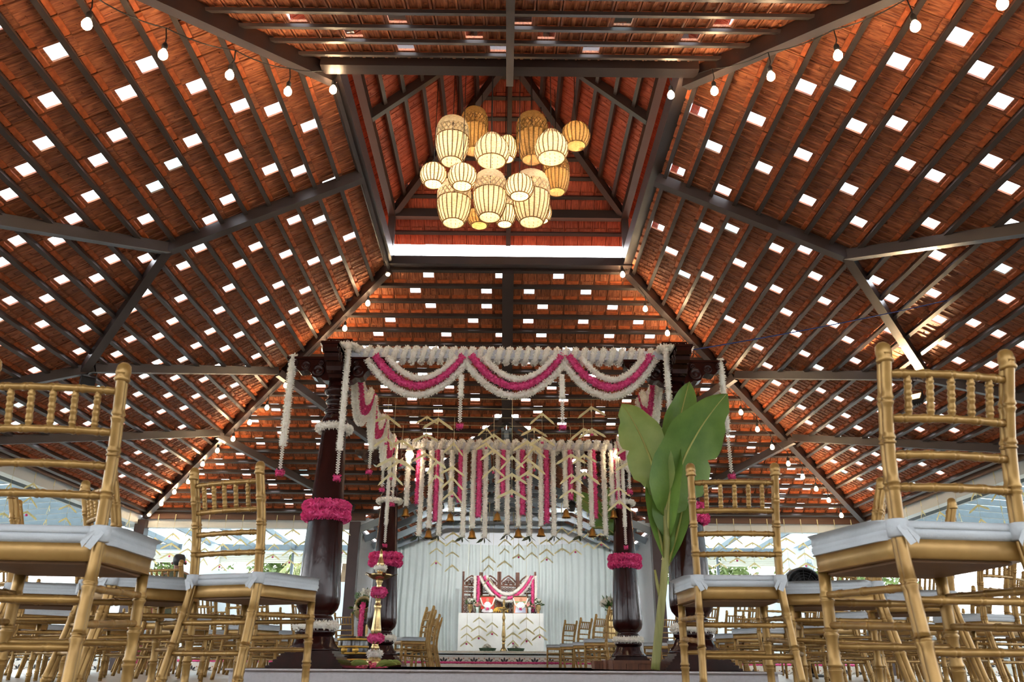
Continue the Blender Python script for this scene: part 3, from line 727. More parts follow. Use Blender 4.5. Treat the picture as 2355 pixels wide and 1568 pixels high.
for x, kd, yb in cur:
    nb[kd] += 1
    u = 930 + x / 4.71; yq = BY - .1 + random.uniform(-.015, .015)
    pt = atY(u, 1044, yq); zb = zv(1020 + yb / 4.71, yq)
    o_ = ORD[nb[kd] - 1]
    lab = {'b': 'white flower strand ending in a brass bell, %s bell from the left', 'p': 'magenta flower strand in the rear curtain, %s magenta one from the left', 'l': 'white flower strand tipped with dark leaves, %s leaf-tipped one from the left'}[kd] % o_
    t = thing('flower_strand', (pt.x, yq, zb), 0, lab, 'garland', 'strands of the rear flower curtain')
    mb = MB(); h = pt.z - zb + .05; flowers(mb, [(0, 0, h), (random.uniform(-.004, .004), 0, h / 2), (0, 0, .0)], .045 if kd != 'p' else .041, 'w' if kd != 'p' else 'p', .62)
    mb.build('flowers', PINK_FL if kd == 'p' else WHITE_FL, t)
    if kd == 'b': link('bell', BELL, t, (0, 0, -.025))
    elif kd == 'l':
        o = link('leaf_bow', BOW, t, (0, -.01, 0)); o.rotation_euler = (0, 0, random.uniform(-.8, .8))
# palm leaf chevron strings
def leaf_pair(mb, z, l, dr, yaw, mi=0):
    for s in (-1, 1):
        e = Vector((s * l * math.cos(yaw), s * l * math.sin(yaw), -dr)); pv = Vector((s * dr * math.cos(yaw), s * dr * math.sin(yaw), l)).normalized() * l * .10
        b = Vector((0, 0, z)); th = Vector((-math.sin(yaw), math.cos(yaw), 0)) * .003
        q = [b + pv * .8, b + e * .8 + pv, b + e, b + e * .85 - pv * .7, b - pv * .8]; k = 5
        mb.add(q + [p + th for p in q], [tuple(range(k)), tuple(range(2 * k - 1, k - 1, -1))] + [(i, i + k, (i + 1) % k + k, (i + 1) % k) for i in range(k)])
    b = Vector((0, -.002, z)); w_ = l * .12; mb.add([b + Vector((-w_, 0, -.004)), b + Vector((0, 0, .02)), b + Vector((w_, 0, -.004)), b + Vector((0, -.006, -l * .38))], [(0, 1, 2, 3)])
def palm_string(top, zlist, l, label, group, tip=True, lead=.0):
    zb = min(zlist) - .06
    t = thing('palm_leaf_string', (top[0], top[1], zb), random.uniform(-.35, .35), label, 'leaf decoration', group)
    mb = MB(); mb.tube([(0, 0, top[2] - zb), (0, 0, 0)], .0022, 4); mb.build('string', STRING, t)
    if lead:
        mb = MB(); mb.box((0, 0, top[2] - zb - lead / 2), (.014, .004, lead)); mb.build('leaf_tie', LEAF_Y, t)
    for z in zlist:
        mb = MB(); leaf_pair(mb, 0, l * random.uniform(.8, 1.15), l * random.uniform(.55, .85), random.uniform(-.6, .6)); mb.build('leaf_chevron', LEAF_Y, t, (0, 0, z - zb))
    if tip: pink_knob(t, (0, 0, 0), .018)
    return t
WIRES = (8.3, 8.65, 9.0, 9.35, 9.7)
for i, yq in enumerate(WIRES):
    mb = MB(); mb.tube([(-1.56, 0, 0), (0, 0, -.02), (1.56, 0, 0)], .0025, 4); tag(mb.build('hanging_wire', STRING, None, (0, yq, BZ + .01)), 'thin wire strung across the pavilion top, %s from the front' % ORD[i], 'wire', 'wires across the pavilion')
inner = [(895, 905, [960, 1010]), (985, 900, [960, 1000, 1045]), (1010, 915, [965, 1062, 1095]), (1120, 925, [985, 1020]), (1137, 935, [1000, 1035, 1075]), (1178, 1000, [1050, 1090, 1128]), (1213, 960, [1015, 1055, 1085]), (1246, 895, [950, 1005]),
         (1228, 915, [985, 1030, 1070]), (1340, 920, [985, 1045, 1085]), (1358, 880, [935, 985]), (1312, 1000, [1045, 1090, 1125]), (1445, 970, [1025, 1060]), (1420, 1060, [1120, 1150]), (1045, 980, [1020, 1075, 1100, 1130]), (905, 1010, [1055, 1090]), (928, 970, [1015, 1060])]
for i, (u, v0, vs) in enumerate(inner):
    Yq = WIRES[i * 3 % 5]; tp_ = atY(u, v0, Yq); tp_.z = BZ - .01
    palm_string(tp_, [zv(v, Yq) for v in vs], .165, 'pale palm leaf chevron string inside the pavilion, %s of the row from the left' % ORD[sorted(q[0] for q in inner).index(u)], 'palm leaf strings inside the pavilion')
# ------------------------------------------------------------------ wicker pendant cluster
WICKER = mat('pale_woven_wicker', (230, 214, 186), .75, var=.35, scale=30, stretch=(1, 1, 6), bump=.6, bscale=70, trans=.35, rgb2=(190, 164, 124))
WICKER_B = mat('golden_brown_wicker', (184, 146, 90), .75, var=.35, scale=30, stretch=(1, 1, 6), bump=.6, bscale=70, trans=.3, rgb2=(128, 94, 50))
BULB = mat('warm_lamp_bulb', (255, 226, 180), .4, emit=(255, 228, 188), estr=7.0)
CORDM = mat('black_cable', (24, 22, 22), .6)
SOCK = mat('black_lamp_socket', (28, 26, 26), .5)
for m_ in ('warm_lamp_bulb',): MATS[m_].cycles.emission_sampling = 'NONE'
LAMPS = {}
def lamp_in(parent, loc, watts, rgb, rad):
    k = (watts, rgb, rad)
    if k not in LAMPS:
        LAMPS[k] = bpy.data.lights.new('bulb_glow', 'POINT'); LAMPS[k].energy = watts; LAMPS[k].color = lin(rgb); LAMPS[k].shadow_soft_size = rad
    o = bpy.data.objects.new('bulb_glow', LAMPS[k]); COL.objects.link(o); o.parent = parent; o.location = loc; return o
def shade_mesh(kind, r, h, m_):
    """woven shade: solid woven bands plus, on tall ones, an open lattice band"""
    P = {'tall': [(.62, 0), (.78, .10), (.92, .25), (.99, .40), (1.0, .52)], 'pot': [(.80, 0), (.95, .18), (1.0, .38), (.93, .58), (.74, .76), (.52, .84), (.5, .9), (.46, .96), (.2, 1.0)],
         'round': [(.66, 0), (.86, .14), (.98, .34), (1.0, .52), (.90, .74), (.66, .91), (.35, .99), (.12, 1.0)]}[kind]
    top = [(1.0, .72), (.95, .82), (.82, .91), (.58, .97), (.3, 1.0), (.1, 1.0)] if kind == 'tall' else None
    out = []
    N_ = 40
    def wall(prof):
        mb = MB(); q = []
        for i in range(len(prof) - 1):
            for k in range(3):
                t = k / 3; q.append((prof[i][0] * (1 - t) + prof[i + 1][0] * t, prof[i][1] * (1 - t) + prof[i + 1][1] * t))
        q.append(prof[-1])
        vs = []
        for i, (a, z) in enumerate(q):
            for j in range(N_):
                an = 2 * math.pi * j / N_; rr = r * a + (.0035 if (i + j) % 2 else -.0035); vs.append((rr * math.cos(an), rr * math.sin(an), z * h))
        k = len(q); fs = [(i * N_ + j, i * N_ + (j + 1) % N_, (i + 1) * N_ + (j + 1) % N_, (i + 1) * N_ + j) for i in range(k - 1) for j in range(N_)]
        mb.add(vs, fs, True)
        return mb
    out.append(('shade', wall(P).mesh('shade', m_)))
    rib = MB()
    for j in range(20):
        an = 2 * math.pi * (j + .5) / 20; rib.tube([((r * a + .004) * math.cos(an), (r * a + .004) * math.sin(an), z * h) for a, z in P], .0055, 4)
    for a, z in ((P[0][0], P[0][1]), (P[-1][0], P[-1][1])):
        rib.tube([((r * a + .002) * math.cos(2 * math.pi * j / 24), (r * a + .002) * math.sin(2 * math.pi * j / 24), z * h) for j in range(25)], .007, 5)
    out.append(('rib_frame', rib.mesh('rib_frame', WICKER_B)))
    if top:
        out.append(('shade_cap', wall(top).mesh('shade_cap', m_)))
        la = MB()
        for s in (-1, 1):
            for j in range(22):
                pts = []
                for k in range(5):
                    t = k / 4; an = 2 * math.pi * (j + s * t * 1.6) / 22; rr = r * (1.0 + .004 * s); pts.append((rr * math.cos(an), rr * math.sin(an), h * (.51 + .22 * t)))
                la.tube(pts, .0055, 4)
        out.append(('lattice_band', la.mesh('lattice_band', m_)))
    return out
bm_ = MB(); bm_.ball((0, 0, 0), .036, 10, 5, sz=1.15); BULB_ME = bm_.mesh('bulb', BULB)
so = MB(); so.lathe([(.016, .035), (.02, .045), (.02, .085), (.008, .10)], 12); SOCK_ME = so.mesh('socket', SOCK)
pend = [('tall', 1003, 1078, 265, 380, 0, 'pale'), ('tall', 1060, 1122, 243, 355, .7, 'brown'), ('pot', 1091, 1171, 302, 380, -.3, 'pale'), ('round', 1143, 1189, 308, 372, .5, 'pale'), ('tall', 1188, 1260, 254, 375, .35, 'brown'),
        ('pot', 1230, 1306, 294, 373, -.2, 'pale'), ('round', 1292, 1356, 278, 343, .1, 'brown'), ('round', 967, 1027, 373, 430, 0, 'pale'), ('round', 1031, 1096, 375, 435, -.4, 'pale'), ('tall', 1006, 1083, 410, 519, 0, 'pale'),
        ('tall', 1089, 1165, 389, 506, -.4, 'pale'), ('round', 1163, 1227, 399, 458, -.6, 'pale'), ('tall', 1180, 1264, 389, 518, -.1, 'pale'), ('tall', 1250, 1309, 355, 447, .5, 'brown'), ('round', 1075, 1130, 475, 524, .5, 'brown'),
        ('tall', 1135, 1187, 445, 520, .7, 'pale'), ('round', 1225, 1268, 462, 512, .8, 'pale')]
plab = ['tall pale barrel wicker pendant at the upper left of the cluster', 'tall golden brown lattice pendant, second from left in the top row', 'wide pale pot-shaped pendant in the middle of the top row', 'small pale round pendant tucked behind the wide middle one',
        'tall golden brown pendant right of centre in the top row', 'wide pale pot-shaped pendant right of centre in the top row', 'small golden brown round pendant, rightmost of the cluster', 'small pale round pendant, leftmost of the cluster',
        'small pale round pendant overlapping the left low barrel', 'tall pale barrel pendant at the lower left of the cluster', 'tall pale barrel pendant in the lower middle, hanging in front', 'small pale round pendant in front of the right low barrel',
        'tall pale barrel pendant at the lower right of the cluster', 'tall golden brown barrel pendant at the right edge, mid height', 'small golden brown round pendant, lowest left of centre', 'pale barrel pendant hanging behind the lower middle gap', 'small pale round pendant half hidden behind the lower right barrel']
pc = {}
for i, (kd, u0, u1, v0, v1, dd, colr) in enumerate(pend):
    dep = 9.85 + dd; r = (u1 - u0) / 2 * dep / F; el = math.radians(33)
    h = ((v1 - v0) * dep / F - 2 * r * .62 * math.sin(el) * .5) / math.cos(el) * (.97 if kd == 'tall' else .92)
    h = max(h, r * 1.15)
    c = EYE + ray((u0 + u1) / 2, (v0 + v1) / 2) * dep
    t = thing('wicker_pendant', (c.x, c.y, c.z - h / 2), random.uniform(0, 6), plab[i], 'pendant lamp', 'wicker pendant lamps under the raised roof')
    for nm, me in shade_mesh(kd, r, h, WICKER if colr == 'pale' else WICKER_B): link(nm, me, t)
    zb_ = h * (.38 if kd == 'tall' else .45)
    b = link('bulb', BULB_ME, t, (0, 0, zb_)); link('socket', SOCK_ME, b); lamp_in(t, (0, 0, zb_), 13.0, (255, 226, 184), .044)
    mb = MB(); ztop = ZRG - .14 - max(0, abs(c.x) * .84) - (c.z - h / 2); mb.tube([(0, 0, zb_ + .09), (0, 0, ztop)], .005, 5); mb.build('cord', CORDM, t)
# ------------------------------------------------------------------ festoon bulbs
sb = MB(); sb.lathe([(1e-4, -.045), (.02, -.041), (.034, -.024), (.037, 0), (.030, .022), (.018, .04), (.015, .05)], 10); GLOBE = sb.mesh('bulb', mat('festoon_bulb', (255, 232, 196), .4, emit=(255, 222, 176), estr=8.0))
ss = MB(); ss.lathe([(.018, .045), (.022, .055), (.022, .09), (.012, .11), (.004, .12)], 10); FSOCK = ss.mesh('socket', SOCK)
MATS['festoon_bulb'].cycles.emission_sampling = 'NONE'
def festoon(name, pix, solve, labels, drop, group):
    tops = []
    for (u, v), lb in zip(pix, labels):
        c = solve(u, v); t = thing('festoon_bulb', c, 0, lb, 'light bulb', group)
        link('bulb', GLOBE, t); link('socket', FSOCK, t); lamp_in(t, (0, 0, 0), 13.0, (255, 218, 168), .046)
        e = Vector((random.uniform(-.02, .02), 0, drop)); mb = MB(); mb.tube([(0, 0, .115), e * .6 + Vector((.01, 0, 0)), e], .005, 5); mb.build('lead', CORDM, t)
        tops.append(c + e)
    path = []
    for a, b in zip(tops[:-1], tops[1:]): path += sag(a, b, .035, 6)[:-1]
    path.append(tops[-1]); o0 = tops[0]; mb = MB(); mb.tube([p - o0 for p in path], .005, 5); return mb.build('festoon_cable', CORDM, None, o0)
hipL = lambda u, v: EYE + ray(u, v) * ((YF - XR) / (ray(u, v).y + ray(u, v).x))
hipR = lambda u, v: EYE + ray(u, v) * ((YF - XR) / (ray(u, v).y - ray(u, v).x))
def fhip(sg):
    def f_(u, v):
        r = ray(u, v); return EYE + r * ((YN + KF * XR - .1) / (r.y + KF * sg * r.x))
    return f_
gp = 'bare festoon bulbs along the roof hips'
lowL = [(892, 628), (846, 697), (793, 755), (745, 803), (657, 886), (614, 937), (574, 971), (536, 1009), (500, 1036), (466, 1067), (433, 1107), (401, 1131), (371, 1158), (343, 1182)]
lowR = [(1432, 631), (1484, 710), (1535, 766), (1575, 810), (1664, 905), (1704, 948), (1742, 987), (1776, 1028), (1813, 1066), (1846, 1096), (1877, 1124), (1906, 1150), (1935, 1185)]
upL = [(766, 206), (662, 210), (528, 172), (375, 125), (200, 55)]
upR = [(1543, 218), (1643, 209), (1773, 175), (1927, 127), (2105, 60), (2305, 8)]
for pix, fn, txt, dr in ((lowL, hipL, 'glowing bulb below the back left hip, %s down from the ring beam', .22), (lowR, hipR, 'glowing bulb below the back right hip, %s down from the ring beam', .22),
                         (upL, fhip(-1), 'glowing bulb along the front left hip, %s out from the ring corner', .26), (upR, fhip(1), 'glowing bulb along the front right hip, %s out from the ring corner', .26)):
    o = festoon('festoon', pix, fn, [txt % ORD[i] for i in range(len(pix))], dr, gp)
    tag(o, 'thin black festoon cable along the %s' % txt.split(' the ')[1].split(',')[0], 'cable', 'festoon cables')
# two large bulbs lighting the flower curtain
BIGB = mat('bright_white_bulb', (255, 244, 226), .4, emit=(255, 226, 184), estr=9.0)
for u, nm in ((942, 'left'), (1420, 'right')):
    c = atY(u, 1046, BY - .25); t = thing('pavilion_bulb', c, 0, 'large bright bulb at the %s end of the flower curtain' % nm, 'light bulb', 'bulbs beside the flower curtain')
    mb = MB(); mb.ball((0, 0, 0), .055, 12, 6); mb.build('bulb', BIGB, t); BIGB.cycles.emission_sampling = 'NONE'; lamp_in(t, (0, 0, 0), 15.0, (255, 226, 184), .06)
    mb = MB(); mb.lathe([(.03, .04), (.04, .05), (.04, .12), (.02, .14)], 14); mb.build('socket', mat('white_lamp_holder', (214, 210, 204), .5), t)
    mb = MB(); mb.tube([(0, 0, .14), (0, .12, BZ - c.z - .02), (0, .24, BZ - c.z - .01)], .006, 5); mb.build('lead', CORDM, t)
# floodlights on the side braces
def flood(c, aim, label, lit):
    t = thing('floodlight', c, 0, label, 'floodlight', 'floodlights on the roof braces')
    d = Vector(aim).normalized(); M = d.to_track_quat('Z', 'Y').to_matrix()
    mb = MB(); mb.box((0, 0, 0), (.17, .13, .07), M=M); 
    for k in range(5): mb.box(tuple(M @ Vector((-.06 + .03 * k, 0, -.05))), (.008, .11, .03), M=M)
    mb.build('housing', SOCK, t)
    mb = MB(); mb.box(tuple(M @ Vector((0, 0, .037))), (.14, .10, .006), M=M)
    mb.build('lens', mat('floodlight_glass_lit', (255, 220, 170), .3, emit=(255, 196, 120), estr=9) if lit else mat('floodlight_glass_off', (60, 62, 64), .1), t)
    mb = MB(); mb.tube([(-.1, 0, 0), (-.1, 0, .12), (.1, 0, .12), (.1, 0, 0)], .008, 6); mb.tube([(0, 0, .12), (0, 0, .3)], .008, 6); mb.build('bracket', SOCK, t)
    if lit:
        ld = bpy.data.lights.new('flood_beam', 'SPOT'); ld.energy = 170; ld.color = (1, .70, .38); ld.spot_size = math.radians(95); ld.spot_blend = .5; ld.shadow_soft_size = .05
        lo_ = bpy.data.objects.new('flood_beam', ld); COL.objects.link(lo_); lo_.parent = t; lo_.location = d * .06; lo_.rotation_euler = (-d).to_track_quat('Z', 'Y').to_euler()
cR = pb(5.3, 9.8, .46)
flood(cR, (-.55, -.45, .62), 'lit floodlight on the right brace washing the tiles orange', True)
flood(pb(-5.4, 9.75, .30), (.5, -.6, -.4), 'unlit black floodlight on the left brace', False)
# ------------------------------------------------------------------ gold banquet chairs
GOLD = mat('gold_painted_resin', (158, 124, 68), .36, metal=.45, var=.12, scale=14, rgb2=(132, 100, 50))
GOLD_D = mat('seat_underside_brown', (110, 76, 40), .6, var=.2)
CUSH = mat('white_cushion_cloth', (178, 184, 188), .85, var=.06, scale=10, bump=.15, bscale=120)
def bamboo(mb, path, r, nodes, n_=10, flute=True):
    """tube with bamboo-like swollen joints at the given path fractions"""
    P = [Vector(p) for p in path]; seg = [0]
    for a, b in zip(P[:-1], P[1:]): seg.append(seg[-1] + (b - a).length)
    T = seg[-1]; st = set([0, 1]); 
    for q in nodes:
        for e in (-.016, -.008, -.004, 0, .004, .008, .016): st.add(min(1, max(0, q + e / T)))
    for s in seg: st.add(s / T)
    for i in range(1, 8): st.add(i / 8)
    pts, rr = [], []
    for t in sorted(st):
        d = t * T; i = 0
        while i < len(seg) - 2 and d > seg[i + 1]: i += 1
        pts.append(P[i].lerp(P[i + 1], (d - seg[i]) / max(1e-6, seg[i + 1] - seg[i])))
        k = 0
        for q in nodes:
            e = abs(t - q) * T
            if e < .003: k = -.05
            elif e < .009: k = .22
        rr.append(r * (1 + k))
    mb.tube(pts, rr, n_)
def smooth_path(pts, n_=10):
    P = [Vector(p) for p in pts]; out = []
    for i in range(len(P) - 1):
        p0, p1, p2, p3 = P[max(i - 1, 0)], P[i], P[i + 1], P[min(i + 2, len(P) - 1)]
        for k in range(n_):
            t = k / n_; out.append(.5 * ((2 * p1) + (p2 - p0) * t + (2 * p0 - 5 * p1 + 4 * p2 - p3) * t * t + (3 * p1 - p0 - 3 * p2 + p3) * t ** 3))
    out.append(P[-1]); return out
def seat_outline(f, b, dp, y0, rc, k=5):
    """rounded trapezoid, front edge bowed"""
    c = [(-b, y0), (b, y0), (f, y0 + dp), (-f, y0 + dp)]; out = []
    for i in range(4):
        p = Vector(c[i]); a = (Vector(c[i - 1]) - p).normalized(); d = (Vector(c[(i + 1) % 4]) - p).normalized()
        for q in range(k + 1):
            t = q / k; A = p + a * rc; B_ = p + d * rc; out.append(A.lerp(p, t).lerp(p.lerp(B_, t), t))
    return out
def slab(mb, rings, mi=0, smooth=True):
    n_ = len(rings[0]); vs = [p for r in rings for p in r]; k = len(rings)
    mb.add(vs, [(i * n_ + j, i * n_ + (j + 1) % n_, (i + 1) * n_ + (j + 1) % n_, (i + 1) * n_ + j) for i in range(k - 1) for j in range(n_)], smooth, mi)
    mb.add(rings[0], [tuple(range(n_ - 1, -1, -1))], False, mi); mb.add(rings[-1], [tuple(range(n_))], False, mi)
def rings_of(f, b, dp, y0, rc, levels):
    out = []
    for z, g in levels:
        out.append([Vector((p.x + (0 if abs(p.x) < 1e-6 else math.copysign(g, p.x)), p.y + (g if p.y > y0 + dp / 2 else -g), z)) for p in seat_outline(f, b, dp, y0, rc)])
    return out
POSTX = lambda s: [(s * .19, -.285, 0), (s * .176, -.235, .22), (s * .166, -.195, .42), (s * .164, -.195, .52), (s * .167, -.215, .68), (s * .170, -.25, .82), (s * .172, -.275, .905)]
def on_post(s, z):
    P = POSTX(s)
    for a, b in zip(P[:-1], P[1:]):
        if a[2] <= z <= b[2]:
            t = (z - a[2]) / (b[2] - a[2]); return Vector((a[0] + (b[0] - a[0]) * t, a[1] + (b[1] - a[1]) * t, z))
def bow_rail(z, bow=.018, n_=8):
    A, B_ = on_post(-1, z), on_post(1, z); return [A.lerp(B_, i / n_) - Vector((0, bow * math.sin(math.pi * i / n_), 0)) for i in range(n_ + 1)]
def chair_parts():
    P = {}
    def put(k, mb, mt): P[k] = mb.mesh(k, mt)
    mb = MB(); slab(mb, rings_of(.198, .174, .385, -.19, .04, [(.405, -.006), (.410, 0), (.445, 0), (.452, -.006)])); 
    put('seat_frame', mb, GOLD)
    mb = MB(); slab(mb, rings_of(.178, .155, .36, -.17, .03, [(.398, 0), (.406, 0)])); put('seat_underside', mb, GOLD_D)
    mb = MB(); slab(mb, rings_of(.204, .176, .39, -.19, .05, [(.450, -.012), (.456, .0), (.466, .004), (.4745, .003), (.476, -.002), (.4775, .003), (.487, .003), (.496, -.006), (.501, -.03)])); put('cushion', mb, CUSH)
    for s, k in ((-1, 'tie_l'), (1, 'tie_r')):
        mb = MB(); p = on_post(s, .475)
        mb.lathe([(.020, -.022), (.026, -.02), (.027, 0), (.026, .02), (.020, .022)], 14, tuple(p)); 
        mb.add([p + Vector((s * .0, -.022, .01)), p + Vector((s * .02, -.026, .0)), p + Vector((-s * .004, -.034, -.045)), p + Vector((-s * .022, -.032, -.036))], [(0, 1, 2, 3)])
        mb.add([p + Vector((0, -.024, .01)), p + Vector((-s * .02, -.03, 0)), p + Vector((-s * .035, -.03, -.025)), p + Vector((-s * .028, -.03, -.04))], [(0, 1, 2, 3)])
        put(k, mb, CUSH)
    for s, k in ((-1, 'post_l'), (1, 'post_r')):
        mb = MB(); pts = smooth_path(POSTX(s), 5)
        for off in (-.0085, .0085): bamboo(mb, [p + Vector((0, off, 0)) for p in pts], .0135, [.10, .24, .38, .52, .64, .76, .87], 9)
        e = on_post(s, .90); mb.lathe([(.019, -.02), (.022, -.014), (.019, -.006), (.021, .006), (.018, .026), (.010, .034), (1e-4, .036)], 14, tuple(e))
        put(k, mb, GOLD)
    for s, k in ((-1, 'leg_l'), (1, 'leg_r')):
        mb = MB(); bamboo(mb, [(s * .182, .176, 0), (s * .178, .170, .41)], .0165, [.16, .38, .60, .82], 12)
        mb.lathe([(.017, 0), (.017, .012)], 12, (s * .182, .176, 0)); put(k, mb, GOLD)
    for z, k in ((.855, 'top_rail'), (.745, 'mid_rail'), (.655, 'back_rail_a'), (.575, 'back_rail_b')):
        mb = MB(); bamboo(mb, bow_rail(z), .0105, [.12, .3, .5, .7, .88], 9); put(k, mb, GOLD)
    a, b = bow_rail(.745), bow_rail(.855)
    for j in range(5):
        t = (j + 1) / 6 * 8; i = int(t); fr_ = t - i
        A = a[i].lerp(a[min(i + 1, 8)], fr_); B_ = b[i].lerp(b[min(i + 1, 8)], fr_)
        mb = MB(); bamboo(mb, [A, B_], .0085, [.22, .5, .78], 8); put('spindle_%d' % j, mb, GOLD)
    for s, tg in ((-1, 'l'), (1, 'r')):
        for z0, z1, q in ((.335, .345, 'a'), (.245, .265, 'b')):
            mb = MB(); bamboo(mb, [on_post(s, z0), (s * .18, .172, z1)], .0095, [.2, .5, .8], 8); put('side_stretcher_%s%s' % (tg, q), mb, GOLD)
    for z, q in ((.325, 'a'), (.21, 'b')):
        mb = MB(); bamboo(mb, [(-.18, .172, z), (.18, .172, z)], .0095, [.2, .5, .8], 8); put('front_stretcher_' + q, mb, GOLD)
        mb = MB(); bamboo(mb, [on_post(-1, z - .02), on_post(1, z - .02)], .0095, [.2, .5, .8], 8); put('back_stretcher_' + q, mb, GOLD)
    return P
CP = chair_parts()
def merged(keys, name, mats):
    V, Fc, S = [], [], []
    for k in keys:
        me = CP[k]; b = len(V); V += [tuple(v.co) for v in me.vertices]
        for p in me.polygons: Fc.append(tuple(b + i for i in p.vertices)); S.append(p.use_smooth)
    me = bpy.data.meshes.new(name); me.from_pydata(V, [], Fc); me.materials.append(mats); me.polygons.foreach_set('use_smooth', S); me.update(); return me
plain = lambda k: {'tie_l': 'cushion_tie', 'tie_r': 'cushion_tie', 'post_l': 'back_post', 'post_r': 'back_post', 'leg_l': 'front_leg', 'leg_r': 'front_leg', 'back_rail_a': 'back_rail', 'back_rail_b': 'back_rail'}.get(k, k.split('_stretcher')[0] + '_stretcher' if 'stretcher' in k else ('spindle' if 'spindle' in k else k))
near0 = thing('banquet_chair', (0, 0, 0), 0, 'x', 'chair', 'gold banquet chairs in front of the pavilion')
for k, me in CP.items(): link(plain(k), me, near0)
far0 = thing('banquet_chair', (0, 0, 0), 0, 'x', 'chair', 'x')
RAILS = ['top_rail', 'mid_rail', 'back_rail_a', 'back_rail_b'] + ['spindle_%d' % j for j in range(5)]
for k in ('seat_frame', 'cushion', 'post_l', 'post_r', 'leg_l', 'leg_r'): link(plain(k), CP[k], far0)
link('backrest', merged(RAILS, 'backrest', GOLD), far0)
link('stretcher_frame', merged([k for k in CP if 'stretcher' in k], 'stretcher_frame', GOLD), far0)
used = {0: False, 1: False}
def place(detail, x, y, phi, label, group):
    src = near0 if detail else far0; k = 0 if detail else 1
    o = src if not used[k] else copy_tree(src); used[k] = True
    o.location = (x, y, 0); o.rotation_euler = (0, 0, -math.radians(phi)); o['label'] = label; o['group'] = group; return o
def by_top(u, v, phi, label):
    p = atZ(u, v, .925); a = math.radians(phi); d = Vector((math.sin(a), math.cos(a)))
    q = Vector((p.x, p.y)) + d * .275; return place(True, q.x, q.y, phi, label, 'gold banquet chairs in front of the pavilion')
by_top(138, 836, -6, 'large gold chair at the left edge, nearest the camera, its cushion seen from below')
by_top(522, 1073, 22, 'gold chair standing left of the front left column, tied white cushion')
by_top(1684, 1070, 3, 'gold chair standing right of the banana plant, white cushion')
by_top(2172, 804, -7, 'large gold chair at the right edge, nearest the camera, tied white cushion')
by_top(228, 1096, 46, 'gold chair directly behind the large left chair')
by_top(37, 1140, 64, 'gold chair at the left edge behind the large left chair, back half visible')
by_top(2026, 1120, -66, 'gold chair framed under the large right chair, back turned edge-on')
by_top(2186, 1163, -64, 'gold chair behind the right large chair, only its back top showing above the cushion')
cnt_ = 0
BLOCK = [(atZ(414, 1277, 1.70), .5), (atZ(360, 1326, 1.55), .6), (atY(838, 1400, 13.4), .5), (atY(1846, 1350, 13.2), .55), (atY(322, 1312, 16.3), .5), (atY(842, 1380, 15.2), .45), (atY(1404, 1392, 15.2), .45)]
blocked = lambda x, y: any((Vector((x, y)) - Vector((b.x, b.y))).length < r + .1 for b, r in BLOCK)
for s, sd in ((-1, 'left'), (1, 'right')):
    for r_, y in enumerate((5.8, 7.1, 8.5, 9.9, 11.4, 12.9, 14.3)):
        c_ = 0; x = 2.75 if y < 5 else 2.55 + (.15 if r_ % 2 else 0)
        while x < .665 * y + .1 and x < 6.6 and c_ < 6:
            jx, jy = random.uniform(-.06, .06), random.uniform(-.07, .07)
            phi = -s * (24 + 5 * c_ + random.uniform(-9, 9))
            if not (s < 0 and r_ == 0 and c_ == 0) and not blocked(s * x + jx, y + jy + .1 * c_): place(False, s * x + jx, y + jy + .10 * c_, phi, 'gold chair in the %s seating, %s row from the front, %s from the aisle' % (sd, ORD[r_], ORD[c_]), 'gold banquet chairs in the %s seating' % sd)
            c_ += 1; cnt_ += 1; x += .74
for i, (u, v, phi) in enumerate(((948, 1396, -112), (957, 1406, -108), (968, 1414, -114), (977, 1421, -110))):
    y = (12.2, 13.2, 14.3, 15.4)[i]; p = atY(u, v, y); place(False, p.x, y, phi, 'gold chair between the pavilion and the stage, left line, %s from the front' % ORD[i], 'gold banquet chairs before the stage')
for i, (u, v, phi) in enumerate(((1382, 1402, -48), (1410, 1410, -40), (1352, 1420, -52), (1320, 1428, -50), (1288, 1436, -46))):
    y = (12.3, 13.1, 14.2, 15.3, 16.2)[i]; p = atY(u, v, y); place(False, p.x, y, phi, 'gold chair between the pavilion and the stage, right line, %s from the front' % ORD[i], 'gold banquet chairs before the stage')
# ------------------------------------------------------------------ stage
DRAPE = mat('pale_mint_white_drape', (222, 230, 228), .85, var=.05, scale=2, trans=.15)
def drape(name, x0, x1, y, ztop, zbot, nf, amp, label, cat, sagz=0.0, mt=DRAPE):
    nx = nf * 8; nz = 10; vs = []
    ph = [random.uniform(-.6, .6) for _ in range(nf + 2)]; am = [random.uniform(.5, 1.3) for _ in range(nf + 2)]
    for j in range(nz + 1):
        t = j / nz
        for i in range(nx + 1):
            q = i / nx; k = int(q * nf); a = am[k] * (1 - (q * nf - k)) + am[k + 1] * (q * nf - k)
            zt = ztop - sagz * (1 - (2 * q - 1) ** 2)
            vs.append((x0 + (x1 - x0) * q + .015 * math.sin(7 * t + ph[k]), amp * a * (.55 + .45 * t) * math.sin(2 * math.pi * nf * q + ph[k] * t), zt + (zbot - zt) * t))
    fs = [(j * (nx + 1) + i, j * (nx + 1) + i + 1, (j + 1) * (nx + 1) + i + 1, (j + 1) * (nx + 1) + i) for j in range(nz) for i in range(nx)]
    mb = MB(); mb.add(vs, fs, True); b = mb.build(name, mt, None, (0, y, 0)); return tag(b, label, cat)
drape('stage_curtain', -2.72, 2.72, 19.85, 3.0, SZ, 34, .05, 'wide pleated white curtain hung behind the stage', 'curtain', .17)
drape('side_drape', -2.93, -2.5, 19.7, 2.96, SZ, 5, .05, 'narrow gathered white drape at the left end of the stage curtain', 'curtain')
drape('side_drape', 2.5, 2.93, 19.7, 2.96, SZ, 5, .05, 'narrow gathered white drape at the right end of the stage curtain', 'curtain')
CLOTH = mat('sheer_white_table_cloth', (226, 228, 224), .8, var=.05, trans=.1)
